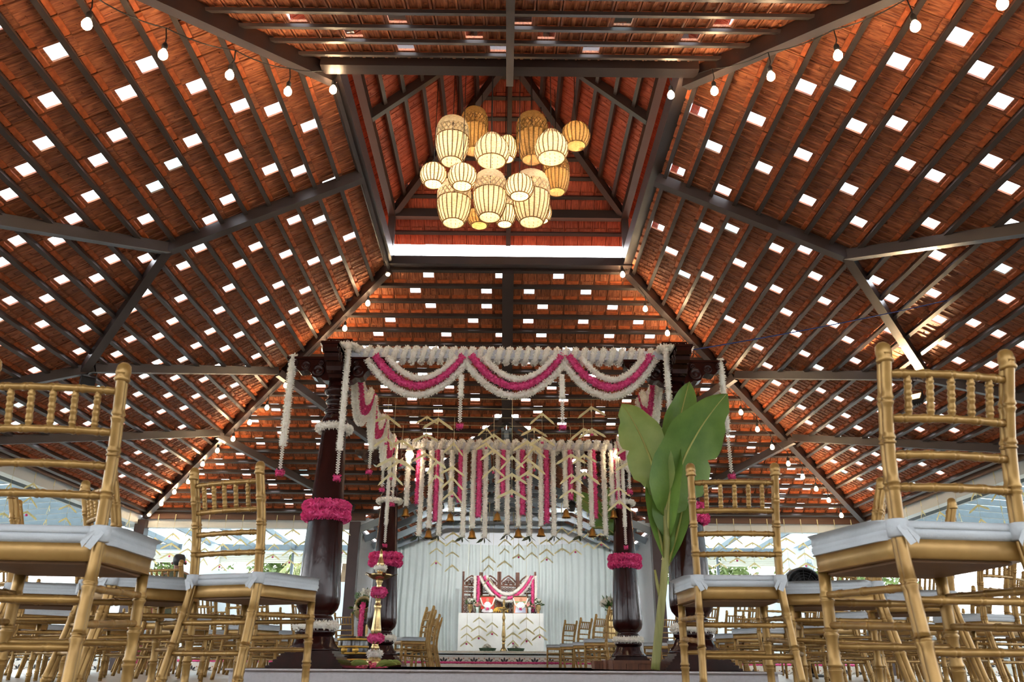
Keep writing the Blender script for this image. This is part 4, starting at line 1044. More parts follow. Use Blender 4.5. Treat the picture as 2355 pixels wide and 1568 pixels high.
SFL = mat('white_stage_cloth', (206, 216, 218), .8, var=.06, bump=.2, bscale=6)
mb = MB(); mb.box((0, 0, 0), (5.4, 2.7, .012)); mb.box((0, -1.36, -.03), (5.4, .01, .07)); tag(mb.build('stage_cloth', SFL, None, (0, 18.28, SZ + .008)), 'white cloth spread over the stage floor', 'cloth')
mb = MB()
tx, ty, tz = -.08, 18.25, .78
mb.box((0, 0, tz), (1.74, .62, .03)); 
for s in (-1, 1):
    for q in (-1, 1): mb.box((s * .8, q * .25, tz / 2), (.05, .05, tz))
tag(mb.build('altar_table', mat('plain_table_wood', (150, 120, 90), .6), None, (tx, ty, SZ + .014)), 'table under a white cloth at the stage centre', 'table')
mb = MB(); mb.box((0, 0, tz + .02), (1.8, .68, .008)); mb.box((0, -.34, tz / 2 + .02), (1.8, .006, tz)); mb.box((0, -.343, tz - .16), (1.8, .003, .012)); mb.box((-.9, 0, tz / 2 + .02), (.006, .68, tz)); mb.box((.9, 0, tz / 2 + .02), (.006, .68, tz))
tag(mb.build('table_cloth', CLOTH, None, (tx, ty, SZ + .014)), 'sheer white cloth falling to the floor over the stage table', 'tablecloth')
TT = SZ + .014 + tz + .026
# carved folding screen
CARV = mat('carved_brown_wood', (112, 66, 42), .5, var=.3, scale=12, rgb2=(78, 42, 28))
scr = thing('carved_screen', (-.1, 18.85, SZ + .014), 0, 'four-panel carved wooden folding screen behind the stage table', 'screen')
ph_ = 1.74; pw = .445
fm = MB()
for s in (-1, 1): fm.box((s * (pw / 2 - .02), 0, ph_ / 2), (.04, .03, ph_))
for z in (.25, .78, 1.28, 1.44): fm.box((0, 0, z), (pw - .06, .026, .035))
fm.box((0, 0, 1.02), (.03, .024, .5)); fm.box((0, 0, .5), (.03, .024, .5)); fm.box((0, 0, .06), (pw - .06, .02, .12))
arch = [(-pw / 2 + .04, 1.52), (-.15, 1.55), (-.1, 1.60), (0, 1.66), (.1, 1.60), (.15, 1.55), (pw / 2 - .04, 1.52)]
for (xa, za), (xb, zb) in zip(arch[:-1], arch[1:]): fm.bar((xa, 0, za), (xb, 0, zb), .024, .03)
FRAME_ME = fm.mesh('panel_frame', CARV)
lt = MB()
def ringy(mb, cx, cz, r, th=.007, n_=10):
    mb.tube([(cx + r * math.cos(2 * math.pi * i / n_), 0, cz + r * math.sin(2 * math.pi * i / n_)) for i in range(n_ + 1)], th, 4)
for zc in np.arange(.33, 1.26, .085):
    if .72 < zc < .83: continue
    for xc in (-.135, -.06, .06, .135): ringy(lt, xc, float(zc), .034, .008); lt.bar((xc - .03, 0, float(zc) - .04), (xc + .03, 0, float(zc) + .04), .008, .008, up=(0, 1, 0)); lt.bar((xc + .03, 0, float(zc) - .04), (xc - .03, 0, float(zc) + .04), .008, .008, up=(0, 1, 0))
for xc in np.arange(-.15, .16, .075): ringy(lt, float(xc), 1.36, .04, .009); ringy(lt, float(xc), 1.36, .015, .01, 6)
for xc, zc, r in ((-.12, 1.49, .028), (-.06, 1.52, .036), (0, 1.55, .05), (.06, 1.52, .036), (.12, 1.49, .028), (0, 1.48, .02)): ringy(lt, xc, zc, r, .01); ringy(lt, xc, zc, r * .45, .009, 6)
LAT_ME = lt.mesh('lattice', CARV)
xx = -2 * pw * .97; dirs = (22, -22, 22, -22)
for i, a in enumerate(dirs):
    ar = math.radians(a); p = link('panel', FRAME_ME, scr, (xx + pw * .5 * math.cos(ar), (-.04 if a > 0 else -.04), 0), ar); o = link('lattice', LAT_ME, p); o['kind'] = 'stuff'; xx += pw * math.cos(ar) + .004
# garlands on the screen
sg_ = 'garlands hung on the carved screen'; ys = 18.62
A, B_ = atY(1103, 1325, ys), atY(1228, 1325, ys)
garland('flower_garland', sag(A, B_, A.z - zv(1383, ys)), .05, 'w', 'lowest white swag across the carved screen', sg_, .6)
garland('flower_garland', sag(A + Vector((.1, -.02, 0)), B_ - Vector((.05, .02, 0)), A.z - zv(1376, ys)), .045, 'p', 'magenta swag across the carved screen', sg_, .6)
garland('flower_garland', sag(A + Vector((.16, -.03, 0)), B_ - Vector((.12, .03, 0)), A.z - zv(1367, ys)), .05, 'w', 'highest white swag across the carved screen', sg_, .6)
for u, kd, vb, lb in ((1093, 'w', 1408, 'white strand hanging down the left part of the carved screen'), (1101, 'p', 1395, 'magenta strand hanging down the left part of the carved screen'), (1225, 'p', 1412, 'magenta strand hanging down the right part of the carved screen'), (1232, 'w', 1412, 'white strand hanging down the right part of the carved screen')):
    p = atY(u, 1324, ys); garland('flower_garland', [p, Vector((p.x, p.y, max(TT + .06, zv(vb, ys))))], .045, kd, lb, sg_, .6)
# framed portraits
RED = mat('portrait_red_ground', (214, 62, 52), .5); PEACH = mat('portrait_peach_ground', (226, 150, 120), .5); PWH = mat('portrait_white_robe', (238, 238, 240), .6); PSK = mat('portrait_skin', (176, 120, 90), .6); PDK = mat('portrait_dark_base', (40, 36, 34), .6); FRM = mat('dark_gilt_picture_frame', (96, 74, 44), .4, metal=.3)
PBL = mat('portrait_pale_blue_robe', (206, 216, 234), .6); PGR = mat('portrait_green_band', (120, 150, 100), .6)
def flat(mb, pts, y, mi): mb.add([(x, y, z) for x, z in pts], [tuple(range(len(pts)))], mi=mi)
def disc(cx, cz, rx, rz, n_=14): return [(cx + rx * math.cos(2 * math.pi * i / n_), cz + rz * math.sin(2 * math.pi * i / n_)) for i in range(n_)]
def portrait(u, w_, h_, label, ground, robe, seated):
    p = atY(u, 1400, 18.32); t = thing('framed_portrait', (p.x, 18.32, TT), 0, label, 'framed picture', 'framed portraits on the stage table')
    mb = MB()
    for s in (-1, 1): mb.box((s * (w_ / 2 - .012), 0, h_ / 2), (.024, .02, h_))
    for z in (.012, h_ - .012): mb.box((0, 0, z), (w_ - .04, .02, .024))
    mb.build('frame', FRM, t)
    mb = MB(); W2 = w_ / 2 - .02
    flat(mb, [(-W2, .02), (W2, .02), (W2, h_ - .02), (-W2, h_ - .02)], .004, 0)
    if seated:
        flat(mb, [(-W2, .02), (W2, .02), (W2, h_ * .26), (-W2, h_ * .26)], .003, 3)
        flat(mb, [(-.13, .05), (-.11, .10), (-.05, .12), (.05, .12), (.11, .10), (.13, .05), (.08, .035), (-.08, .035)], .002, 1)
        flat(mb, [(-.075, .12), (.075, .12), (.07, .22), (.03, .255), (-.03, .255), (-.07, .22)], .0015, 1)
        flat(mb, disc(0, .295, .034, .042), .001, 2)
        flat(mb, disc(0, .105, .03, .02), .0005, 2)
    else:
        flat(mb, [(-W2, h_ * .62), (W2, h_ * .62), (W2, h_ * .7), (-W2, h_ * .7)], .003, 3)
        flat(mb, [(-.12, .03), (.12, .03), (.10, .2), (.05, .255), (-.03, .255), (-.09, .2)], .002, 1)
        flat(mb, disc(.01, .30, .036, .044), .001, 2)
    mb.build('print', [ground, robe, PSK, PDK if seated else PGR], t)
    for s in (-1, 1):
        mb = MB(); flowers(mb, [(s * (w_ / 2 - .01), -.02, h_ * .86), (s * .11, -.035, h_ * .5), (s * .02, -.04, h_ * .3)], .026, 'w', .5); mb.build('portrait_garland', WHITE_FL, t)
    mb = MB(); flowers(mb, [(0, -.05, h_ * .22), (0, -.05, h_ * .34)], .034, 'p', .7); mb.build('garland_pendant', PINK_FL, t)
portrait(1121, .34, .385, 'framed portrait of a seated white-robed figure on a red ground', RED, PWH, True)
portrait(1197, .34, .385, 'framed portrait of a pale-robed figure on a peach ground', PEACH, PBL, False)
# vases, fruit, baskets
GREEN = mat('fresh_green_leaf', (74, 104, 52), .5, var=.3, scale=10, trans=.15)
VGL = mat('clear_vase_glass', (190, 205, 200), .1, spec=.6); ROSE = mat('pale_pink_rose', (236, 168, 160), .7, var=.2, scale=30)
def blooms(mb, c, R, n_, r, kind='w'):
    for _ in range(n_):
        a = random.uniform(0, 6.28); e = random.uniform(0, 1.3); d = Vector((math.cos(a) * math.sin(e), math.sin(a) * math.sin(e), math.cos(e))) * R * random.uniform(.7, 1)
        p = Vector(c) + d; flowers(mb, [p - d.normalized() * r * .5, p + d.normalized() * r * .5], r, kind, .6)
def leaves(mb, c, R, n_, l):
    for _ in range(n_):
        a = random.uniform(0, 6.28); e = random.uniform(.2, 1.7); d = Vector((math.cos(a) * math.sin(e), math.sin(a) * math.sin(e), math.cos(e)))
        p = Vector(c) + d * R * random.uniform(.3, 1); s_ = d.cross(Vector((random.uniform(-1, 1), random.uniform(-1, 1), random.uniform(-1, 1)))).normalized() * l * .28
        mb.add([p, p + d * l * .5 + s_, p + d * l, p + d * l * .5 - s_], [(0, 1, 2, 3)])
def vase(p, label, gold, flower, hgt=.2, R=.09, grp='vases on the stage table'):
    t = thing('flower_vase', p, 0, label, 'vase', grp)
    mb = MB(); r = min(hgt * .3, .075)
    if gold: mb.lathe([(r * .7, 0), (r * .4, hgt * .15), (r * .5, hgt * .3), (r, hgt * .6), (r * .9, hgt * .9), (r, hgt)], 18)
    else: mb.lathe([(r * .8, 0), (r * .8, hgt * .7), (r, hgt)], 18)
    mb.build('vessel', BRASS_L if gold else VGL, t)
    mb = MB(); leaves(mb, (0, 0, hgt), R, 40, R * .8); mb.build('leaves', GREEN, t)
    mb = MB(); blooms(mb, (0, 0, hgt + R * .2), R, 12, R * .42); mb.build('blossoms', WHITE_FL if flower == 'w' else ROSE, t)
vase((atY(1081, 1400, 18.3).x, 18.3, TT), 'gold vase of white flowers at the left end of the stage table', True, 'w')
vase((atY(1238, 1400, 18.3).x, 18.3, TT), 'gold vase of white flowers at the right end of the stage table', True, 'w')
vase((atY(1098, 1400, 18.12).x, 18.12, TT), 'glass vase of pale pink roses left of the red portrait', False, 'r', .13, .075)
vase((atY(1218, 1400, 18.12).x, 18.12, TT), 'glass vase of pale pink roses right of the peach portrait', False, 'r', .13, .075)
YEL = mat('ripe_banana_yellow', (206, 166, 60), .5, var=.2, scale=14)
ban = thing('banana_bunch', (-.09, 18.1, TT), 0, 'yellow banana bunch between the two portraits', 'fruit')
for i in range(14):
    a = -1.2 + 2.4 * (i % 7) / 6; k = i // 7
    mb = MB(); mb.tube([(.01 * a, 0, .10 + .02 * k), (.07 * a, -.04, .09 + .02 * k), (.12 * a, -.05, .05 + .02 * k), (.13 * a, -.04, .02 + .02 * k)], [.008, .018, .018, .006], 7); mb.build('banana', YEL, ban)
for u, nm in ((1121, 'left'), (1186, 'right')):
    p = atY(u, 1490, 17.55); t = thing('leaf_basket', (p.x, 17.55, SZ + .016), 0, 'low green leaf basket of white petals %s of the stage lamp' % nm, 'basket', 'petal baskets on the stage')
    mb = MB(); mb.lathe([(.10, 0), (.15, .04), (.175, .10), (.165, .10), (.13, .05)], 22, flute=.05, nf=11); mb.build('basket', mat('woven_green_leaf_basket', (58, 84, 58), .6, var=.4, scale=30), t)
    mb = MB(); blooms(mb, (0, 0, .03), .13, 26, .04); mb.build('petals', WHITE_FL, t)
# oil lamps
def oil_lamp(loc, H, label, collars, slim=1.0):
    t = thing('brass_oil_lamp', loc, 0, label, 'oil lamp', 'tall brass oil lamps')
    L = lambda pr: [(r * slim * H, z * H) for r, z in pr]
    mb = MB(); mb.lathe(L([(.115, 0), (.118, .008), (.10, .016), (.07, .02), (.066, .03), (.075, .045), (.066, .06), (.05, .085), (.035, .10), (.03, .115)]), 28); mb.build('foot', BRASS_L, t)
    mb = MB(); mb.lathe(L([(.03, .11), (.028, .15), (.04, .165), (.028, .18), (.03, .20), (.042, .215), (.034, .235), (.03, .25), (.038, .275), (.046, .30), (.044, .315), (.04, .34), (.033, .40), (.027, .47), (.03, .49), (.034, .51), (.024, .525), (.022, .55), (.03, .575), (.038, .60), (.034, .63), (.024, .66), (.02, .69), (.032, .715), (.03, .73)]), 24); mb.build('stem', BRASS_L, t)
    mb = MB(); prof = L([(.02, .725), (.06, .735), (.10, .755), (.112, .775), (.108, .778), (.09, .762), (.04, .75), (.02, .75)]); mb.lathe(prof, 30)
    for k in range(5):
        a = math.radians(10 + 72 * k); d = Vector((math.cos(a), math.sin(a), 0)); c = Vector((0, 0, .768 * H)); s_ = Vector((-d.y, d.x, 0)) * .022 * H
        q0 = c + d * .095 * H * slim; q1 = c + d * .158 * H + Vector((0, 0, .012 * H)); dn_ = Vector((0, 0, -.016 * H))
        mb.add([q0 + s_, q0 - s_, q1, q0 + dn_, q0 + s_ * .6 + Vector((0, 0, .004)), q1 + Vector((0, 0, .004))], [(0, 3, 2), (3, 1, 2), (0, 2, 5), (1, 5, 2), (0, 1, 3)], True)
    mb.build('oil_dish', BRASS_L, t)
    mb = MB(); mb.lathe(L([(.022, .745), (.02, .79), (.032, .80), (.024, .815), (.02, .835), (.034, .86), (.03, .88), (.02, .91), (.012, .94), (.016, .95), (.011, .962), (.012, .975), (.004, .995), (1e-5, 1.0)]), 20); mb.build('finial', BRASS_L, t)
    for z, kd, r in collars:
        mb = MB(); flowers(mb, [(.035 * H * math.cos(2 * math.pi * i / 16), .035 * H * math.sin(2 * math.pi * i / 16), z * H) for i in range(17)], r, kd, .8); mb.build('flower_collar', WHITE_FL if kd == 'w' else PINK_FL, t)
    return t
p = atY(860, 1528, 7.75); zt = zv(1262, 7.75, 860)
oil_lamp((p.x, 7.75, PZ + .001), zt - PZ, 'tall brass oil lamp with pink and white flower collars on the pavilion platform', [(.11, 'w', .045), (.24, 'p', .042), (.62, 'p', .048), (.83, 'w', .036)])
p = atY(1158, 1490, 17.45); oil_lamp((p.x, 17.45, SZ + .016), zv(1372, 17.45) - SZ, 'tall slim brass oil lamp in front of the stage table', [(.965, 'w', .04)], .85)
# flower edging on the steps
garland('flower_garland', [(-5.6, SY - .02, SZ + .03), (5.6, SY - .02, SZ + .03)], .03, 'w', 'white flower line along the front edge of the stage', 'flower lines on the stage steps', .5)
garland('flower_garland', [(-6.8, SY - .33, .175), (6.8, SY - .33, .175)], .026, 'p', 'magenta petal line along the step below the stage', 'flower lines on the stage steps', .5)
# stage spotlights in the gable
for u, v, nm in ((981, 1088, 'left'), (1323, 1090, 'right')):
    c = Vector((-1.3 if nm == 'left' else 1.3, 15.85, GZ - 1.3 * math.tan(PG) - .42)); t = thing('stage_spotlight', c, 0, 'small lit spotlight on the gable truss, %s one' % nm, 'spotlight', 'spotlights on the gable truss')
    d = Vector((-.2 if c.x > 0 else .2, 3.0, -1.3)).normalized(); M = d.to_track_quat('Z', 'Y').to_matrix()
    mb = MB(); mb.lathe([(.05, -.12), (.07, -.1), (.08, .05), (.075, .06)], 16, M=M); mb.build('housing', SOCK, t)
    mb = MB(); mb.lathe([(1e-4, .05), (.068, .05)], 16, M=M); mb.build('lens', mat('stage_spot_lens', (255, 236, 205), .3, emit=(255, 236, 210), estr=8), t)
    mb = MB(); mb.tube([(0, 0, 0), (0, 0, GZ - .22 - abs(c.x) * math.tan(PG) - c.z)], .012, 6); mb.build('stem', SOCK, t)
    ld = bpy.data.lights.new('stage_beam', 'SPOT'); ld.energy = 135; ld.color = (.98, .97, .95); ld.spot_size = math.radians(88); ld.spot_blend = .8; ld.shadow_soft_size = .07
    lo_ = bpy.data.objects.new('stage_beam', ld); COL.objects.link(lo_); lo_.parent = t; lo_.location = d * .09; lo_.rotation_euler = (-d).to_track_quat('Z', 'Y').to_euler()
# ------------------------------------------------------------------ banana plants
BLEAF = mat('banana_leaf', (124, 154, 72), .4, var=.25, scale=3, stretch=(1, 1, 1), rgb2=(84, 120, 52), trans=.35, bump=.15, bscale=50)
BLEAF_L = mat('pale_banana_leaf', (176, 190, 116), .45, var=.25, scale=3, rgb2=(126, 152, 78), trans=.4)  # paler yellow-green tone for some leaves
BSTEM = mat('banana_stem', (150, 148, 84), .55, var=.35, scale=3, rgb2=(116, 116, 62), stretch=(8, 8, .8))
RIBM = mat('banana_midrib', (160, 160, 84), .5, var=.15)
def banana_leaf(parent, base, tip, bend, width, side, loc, mt=None, fold=.25, notch=0):
    """big leaf: curved midrib, width profile, blade folded along the rib, ruffled margin"""
    b = Vector(base) - loc; t = Vector(tip) - loc; n_ = 22; mid = (b + t) / 2 + Vector(bend); sv = Vector(side).normalized()
    ctr = [b.lerp(mid, i / n_).lerp(mid.lerp(t, i / n_), i / n_) for i in range(n_ + 1)]; vs = []; k = 4
    for i, c in enumerate(ctr):
        q = i / n_; w_ = width * min(1, (q * 5) ** .7) * (1 - max(0, (q - .5) / .5) ** 2.2) ** .85 * (1 + .04 * math.sin(23 * q))
        tg = (ctr[min(i + 1, n_)] - ctr[max(i - 1, 0)]).normalized(); s_ = (sv - tg * sv.dot(tg)).normalized(); nn = tg.cross(s_)
        for j in range(-k, k + 1):
            f_ = j / k; ruf = .02 * math.sin(9 * q + 3 * f_) * abs(f_)
            ww = w_ * (1 - (.22 if notch and j * notch > 0 and int(q * 15) % 5 == 2 else 0))
            vs.append(c + s_ * (f_ * ww) + nn * (-fold * w_ * abs(f_) ** 1.4 + ruf))
    m_ = 2 * k + 1; fs = [(i * m_ + j, i * m_ + j + 1, (i + 1) * m_ + j + 1, (i + 1) * m_ + j) for i in range(n_) for j in range(m_ - 1)]
    mb = MB(); mb.add(vs, fs, True); o = mb.build('leaf', mt or BLEAF, parent)
    mb = MB(); mb.tube(ctr, [.016 * (1 - .8 * i / n_) for i in range(n_ + 1)], 6); mb.build('midrib', RIBM, o)
Yb = 6.72
p0 = atY(1507, 1540, Yb); loc = Vector((p0.x, Yb, PZ)); bp = thing('banana_plant', loc, 0, 'tall cut banana plant tied in front of the front right column', 'plant', 'banana plants in the pavilion')
def at_(u, v, dy=0): return atY(u, v, Yb + dy)
path = smooth_path([at_(1507, 1540), at_(1516, 1440), at_(1527, 1330), at_(1533, 1240), at_(1530, 1160), at_(1528, 1120)], 4)
mb = MB(); mb.tube([p - loc for p in path], [.036 - .012 * i / (len(path) - 1) for i in range(len(path))], 12); mb.build('stem', BSTEM, bp)
mb = MB(); q = [at_(1520, 1380), at_(1512, 1345), at_(1506, 1310)]; mb.tube([p - loc for p in q], [.016, .014, .008], 8); mb.build('side_shoot', BSTEM, bp)
banana_leaf(bp, at_(1528, 1190), at_(1672, 905, -.25), (-.12, 0, .10), .27, (1, .25, .15), loc, fold=.12, notch=1)
banana_leaf(bp, at_(1530, 1130), at_(1585, 878, .1), (-.02, 0, .02), .15, (1, .2, -.2), loc, fold=.3)
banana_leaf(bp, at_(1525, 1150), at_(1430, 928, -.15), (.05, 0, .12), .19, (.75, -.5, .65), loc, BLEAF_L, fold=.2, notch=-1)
banana_leaf(bp, at_(1530, 1290), at_(1500, 1050, .1), (-.06, 0, 0), .11, (.9, .4, .2), loc, fold=.5)
banana_leaf(bp, at_(1535, 1300), at_(1580, 1080, .15), (.06, 0, 0), .10, (.9, -.4, .2), loc, fold=.6)
banana_leaf(bp, at_(1536, 1240), at_(1560, 985, -.05), (-.05, -.05, .03), .12, (.8, -.6, .1), loc, fold=.5)
# a second, thinner plant at the rear
Yb = 10.62
p0 = atY(1421, 1515, Yb); loc = Vector((p0.x, Yb, PZ)); bp = thing('banana_plant', loc, 0, 'thin banana plant rising from the wooden planter beside the rear right column', 'plant', 'banana plants in the pavilion')
path = smooth_path([at_(1421, 1512), at_(1424, 1400), at_(1427, 1320), at_(1424, 1260), at_(1408, 1210)], 4)
mb = MB(); mb.tube([p - loc for p in path], [.032 - .012 * i / (len(path) - 1) for i in range(len(path))], 10); mb.build('stem', BSTEM, bp)
for tu, tv, dy, bd, w_, sd in ((1308, 1140, .3, (.05, 0, .22), .13, (.3, .4, .9)), (1437, 1110, .1, (.06, 0, .0), .09, (.9, -.3, .2)), (1362, 1215, -.3, (.02, 0, .12), .11, (.2, .7, .7)), (1400, 1120, .4, (-.03, 0, .0), .10, (.9, .3, 0)), (1398, 1232, -.1, (.05, 0, .08), .06, (0, .8, .6))):
    banana_leaf(bp, at_(1418, 1235), at_(tu, tv, dy), bd, w_, sd, loc, fold=.35)
# wooden planter crates and the odds and ends on the platform
CRATE = mat('reddish_planter_wood', (124, 74, 44), .5, var=.35, scale=5, rgb2=(88, 48, 28), stretch=(6, 6, 1))
def crate(u0, u1, v0, y, dpt, label):
    A, B_ = atY(u0, 1530, y), atY(u1, 1530, y); h = zv(v0, y) - PZ; w_ = B_.x - A.x
    t = thing('planter_crate', ((A.x + B_.x) / 2, y + dpt / 2, PZ), 0, label, 'planter', 'wooden planters on the platform')
    nb_ = max(3, int(w_ / .09))
    for i in range(nb_):
        for q in (-1, 1):
            mb = MB(); mb.box((-w_ / 2 + (i + .5) * w_ / nb_, q * dpt / 2, h / 2), (w_ / nb_ - .004, .018, h)); mb.build('plank', CRATE, t)
    for q in (-1, 1): mb = MB(); mb.box((q * (w_ / 2), 0, h / 2), (.02, dpt, h)); mb.build('end_board', CRATE, t)
    for q in (-1, 1): mb = MB(); mb.box((0, q * (dpt / 2 + .012), h - .015), (w_ + .03, .012, .03)); mb.build('rim', CRATE, t)
    mb = MB(); mb.box((0, 0, h * .45), (w_ - .03, dpt - .03, h * .8)); mb.build('soil', mat('dark_soil', (52, 40, 32), .95), t)
crate(1412, 1496, 1516, 7.9, .35, 'long wooden planter crate in front of the rear right column')
crate(1396, 1412, 1516, 8.35, .3, 'narrow wooden planter crate right of the stage aisle')
crate(1370, 1393, 1518, 8.6, .3, 'small wooden planter crate nearest the stage aisle')
BLACKL = mat('black_lacquer', (34, 20, 18), .25, coat=.4); GBAND = mat('gold_band', (190, 150, 70), .35, metal=.7)
p = atY(808, 1530, 8.6); t = thing('lacquer_drum', (p.x, 8.6, PZ), 0, 'dark lacquered drum with gold bands behind the front left column', 'drum')
mb = MB(); mb.lathe([(.13, 0), (.15, .06), (.155, .16), (.145, .26), (.14, .29), (.12, .29)], 30); mb.build('body', BLACKL, t)
for z in (.07, .13, .19, .26):
    mb = MB(); mb.lathe([(.15, z - .012), (.162, z - .01), (.162, z + .01), (.15, z + .012)], 30); mb.build('gold_band', GBAND, t)
for a in (-.35, .35):
    mb = MB(); M = Matrix.Rotation(math.radians(90), 3, 'X'); mb.lathe([(1e-4, .006), (.03, .004), (.034, 0)], 14, (.158 * math.sin(a), -.158 * math.cos(a), .16), M=M); mb.build('gold_disc', GBAND, t)
PET = mat('scattered_petal_pink', (224, 64, 128), .7, var=.3, scale=40)
def petal_patch(c, R, n_, label):
    mb = MB()
    for _ in range(n_):
        a = random.uniform(0, 6.28); r = R * math.sqrt(random.random()); s_ = random.uniform(.008, .016); z = random.uniform(.002, .05 * (1 - r / R) + .012); th = random.uniform(0, 6.28); d = Vector((math.cos(th), math.sin(th), random.uniform(-.5, .5))) * s_; e = Vector((-math.sin(th), math.cos(th), random.uniform(-.3, .6))) * s_; c0 = Vector((r * math.cos(a), r * math.sin(a), z))
        mb.add([c0 - d, c0 + e, c0 + d, c0 - e], [(0, 1, 2, 3)])
    o = mb.build('petal_scatter', PET, None, c); tag(o, label, 'petals'); o['kind'] = 'stuff'
p = atY(850, 1530, 7.5); petal_patch((p.x, 7.5, PZ), .16, 260, 'loose magenta petals heaped at the foot of the brass oil lamp')
for i, (u, y, rz) in enumerate(((822, 7.25, .4), (888, 7.3, -.3), (900, 7.35, .6))):
    p = atY(u, 1532, y); mb = MB(); vs = []
    for k in range(9):
        q = k / 8; w_ = .05 * math.sin(math.pi * q) ** .7
        for s in (-1, 0, 1): vs.append((q * .2 - .1, s * w_, .012 + .05 * abs(s) * math.sin(math.pi * q) + .02 * q))
    mb.add(vs, [(k * 3 + j, k * 3 + j + 1, k * 3 + j + 4, k * 3 + j + 3) for k in range(8) for j in range(2)], True)
    tag(mb.build('betel_leaf', BLEAF_L, None, (p.x, y, PZ), rz), 'green leaf lying at the platform edge, %s from the left' % ORD[i], 'leaf', 'leaves at the platform edge')
# tipped pot on a stand with a falling magenta strand
p = atY(838, 1400, 13.4); t = thing('tipped_pot', (p.x, 13.4, 0), 0, 'tipped brass pot on a leafy stand pouring a magenta flower strand', 'pot')
zc = zv(1402, 13.4)
M = Matrix.Rotation(math.radians(62), 3, 'X'); mb = MB(); mb.lathe([(1e-4, -.17), (.1, -.15), (.17, -.06), (.17, .03), (.11, .11), (.10, .14), (.125, .165), (.11, .165), (.09, .12), (.14, .02), (.08, -.12)], 24, (0, 0, zc), M=M); mb.build('pot', mat('dull_brass_pot', (150, 132, 92), .45, metal=.4, var=.2), t)
mb = MB(); mb.lathe([(.16, 0), (.14, .02), (.04, .05), (.04, zc - .25), (.12, zc - .17)], 16); mb.build('stand', POST, t)
mb = MB(); leaves(mb, (0, .05, zc - .05), .22, 160, .09); mb.build('greenery', GREEN, t)
mb = MB(); flowers(mb, [(0, -.12, zc + .06), (0, -.2, zc), (.0, -.22, zc - .2), (0, -.22, zc - .7)], .045, 'p', .7); mb.build('flower_stream', PINK_FL, t)
for u, v, y, lb in ((1404, 1392, 15.2, 'tall gold urn of white flowers right of the stage, behind the chairs'), (842, 1380, 15.2, 'tall gold urn of white flowers left of the stage, behind the chairs')):
    p = atY(u, v, y); vase((p.x, y, 0), lb, True, 'w', zv(v + 8, y), .17, 'flower urns beside the stage')
# ------------------------------------------------------------------ palm leaf strings along the eaves
def eave_string(x, y, z0, zs_, l, label, group, lead=.12, yaw=0.0):
    mb = MB(); zb = min(zs_) - .05; mb.tube([(0, 0, z0 - zb), (0, 0, 0)], .0022, 4, mi=1)
    mb.box((0, 0, z0 - zb - lead / 2), (.016, .004, lead))
    for z in zs_: leaf_pair(mb, z - zb, l * random.uniform(.8, 1.15), l * random.uniform(.55, .85), random.uniform(-.7, .7))
    if random.random() < .7: mb.ball((0, 0, 0), .02, 8, 5, mi=2)
    tag(mb.build('palm_leaf_string', [LEAF_Y, STRING, PINK_FL], None, (x, y, zb), yaw), label, 'leaf decoration', group)
BIG = ORD + ['twenty-' + q for q in ORD[:9]]
for s, sd in ((-1, 'left'), (1, 'right')):
    for i in range(12):
        x = s * (3.15 + i * .33); st = .09 * (i % 3)
        eave_string(x, EB - .02, EZ - .10, [EZ - .38 - st - .19 * k for k in range(3 + i % 2)], .17, 'pale palm leaf string on the back eave, %s side, %s from the stage bay' % (sd, BIG[i]), 'palm leaf strings along the back eave')
    for i in range(11):
        y = EB - .5 - i * .55; st = .12 * (i % 3)
        eave_string(s * (EX + .06), y, EZ - .10, [EZ - .30 - st - .21 * k for k in range(3)], .17, 'pale palm leaf string on the %s eave, %s from the back corner' % (sd, BIG[i]), 'palm leaf strings along the side eaves', yaw=math.pi / 2)
tieb = GZ - .84 - .045
for i, (u, vs) in enumerate(((1005, [1240, 1262, 1290]), (1042, [1225, 1243, 1270, 1300]), (1074, [1438, 1457, 1475]), (1102, [1420, 1440, 1462]), (1124, [1280, 1300, 1330]), (1132, [1432, 1452]), (1161, [1240, 1262, 1290]), (1180, [1433, 1455, 1473]), (1193, [1228, 1250, 1275]), (1211, [1420, 1445, 1468]), (1223, [1245, 1270]), (1241, [1440, 1458]), (1257, [1240, 1262, 1280]), (1292, [1212, 1235, 1260]), (1322, [1215, 1238, 1262]), (1352, [1225, 1248]), (1382, [1225, 1245]))):
    y = 15.9 if vs[0] < 1400 else 17.0
    zs_ = [zv(v, y) for v in vs]; p = atY(u, vs[0], y); z0 = (GZ - .28 - abs(p.x) * math.tan(PG)) if abs(p.x) > 1.45 else tieb
    eave_string(p.x, y, z0, zs_, .16, 'pale palm leaf string hung before the stage, %s from the left' % BIG[i], 'palm leaf strings before the stage', lead=.2)
# ------------------------------------------------------------------ porch fittings
PLW = mat('matt_white_casing', (226, 228, 230), .6)
def white_pier(x0, x1, z0, z1, y, label): 
    n[0] += 1; struct_box('trim_%d' % n[0], ((x0 + x1) / 2, y, (z0 + z1) / 2), (abs(x1 - x0), .4, z1 - z0), WHITE, label)
a = atY(412, 1300, 18.4).x; b = atY(488, 1300, 18.4).x; white_pier(a, b, SZ, 2.62, 18.6, 'white pier in the left back porch')
a = atY(470, 1300, 18.0).x; b = atY(532, 1300, 18.0).x; white_pier(a, b, 1.55, 2.0, 18.2, 'white box ledge beside the left porch pier')
a = atY(1815, 1300, 18.4).x; b = atY(1872, 1300, 18.4).x; white_pier(a, b, SZ, 2.62, 18.6, 'white pier in the right back porch')
c = atY(1863, 1303, 18.35); t = thing('wall_lantern', (c.x, 18.35, c.z - .12), 0, 'small pale storm lantern on the white pier at the right', 'lantern')
LM = mat('pale_lantern_metal', (150, 156, 160), .4, metal=.4)
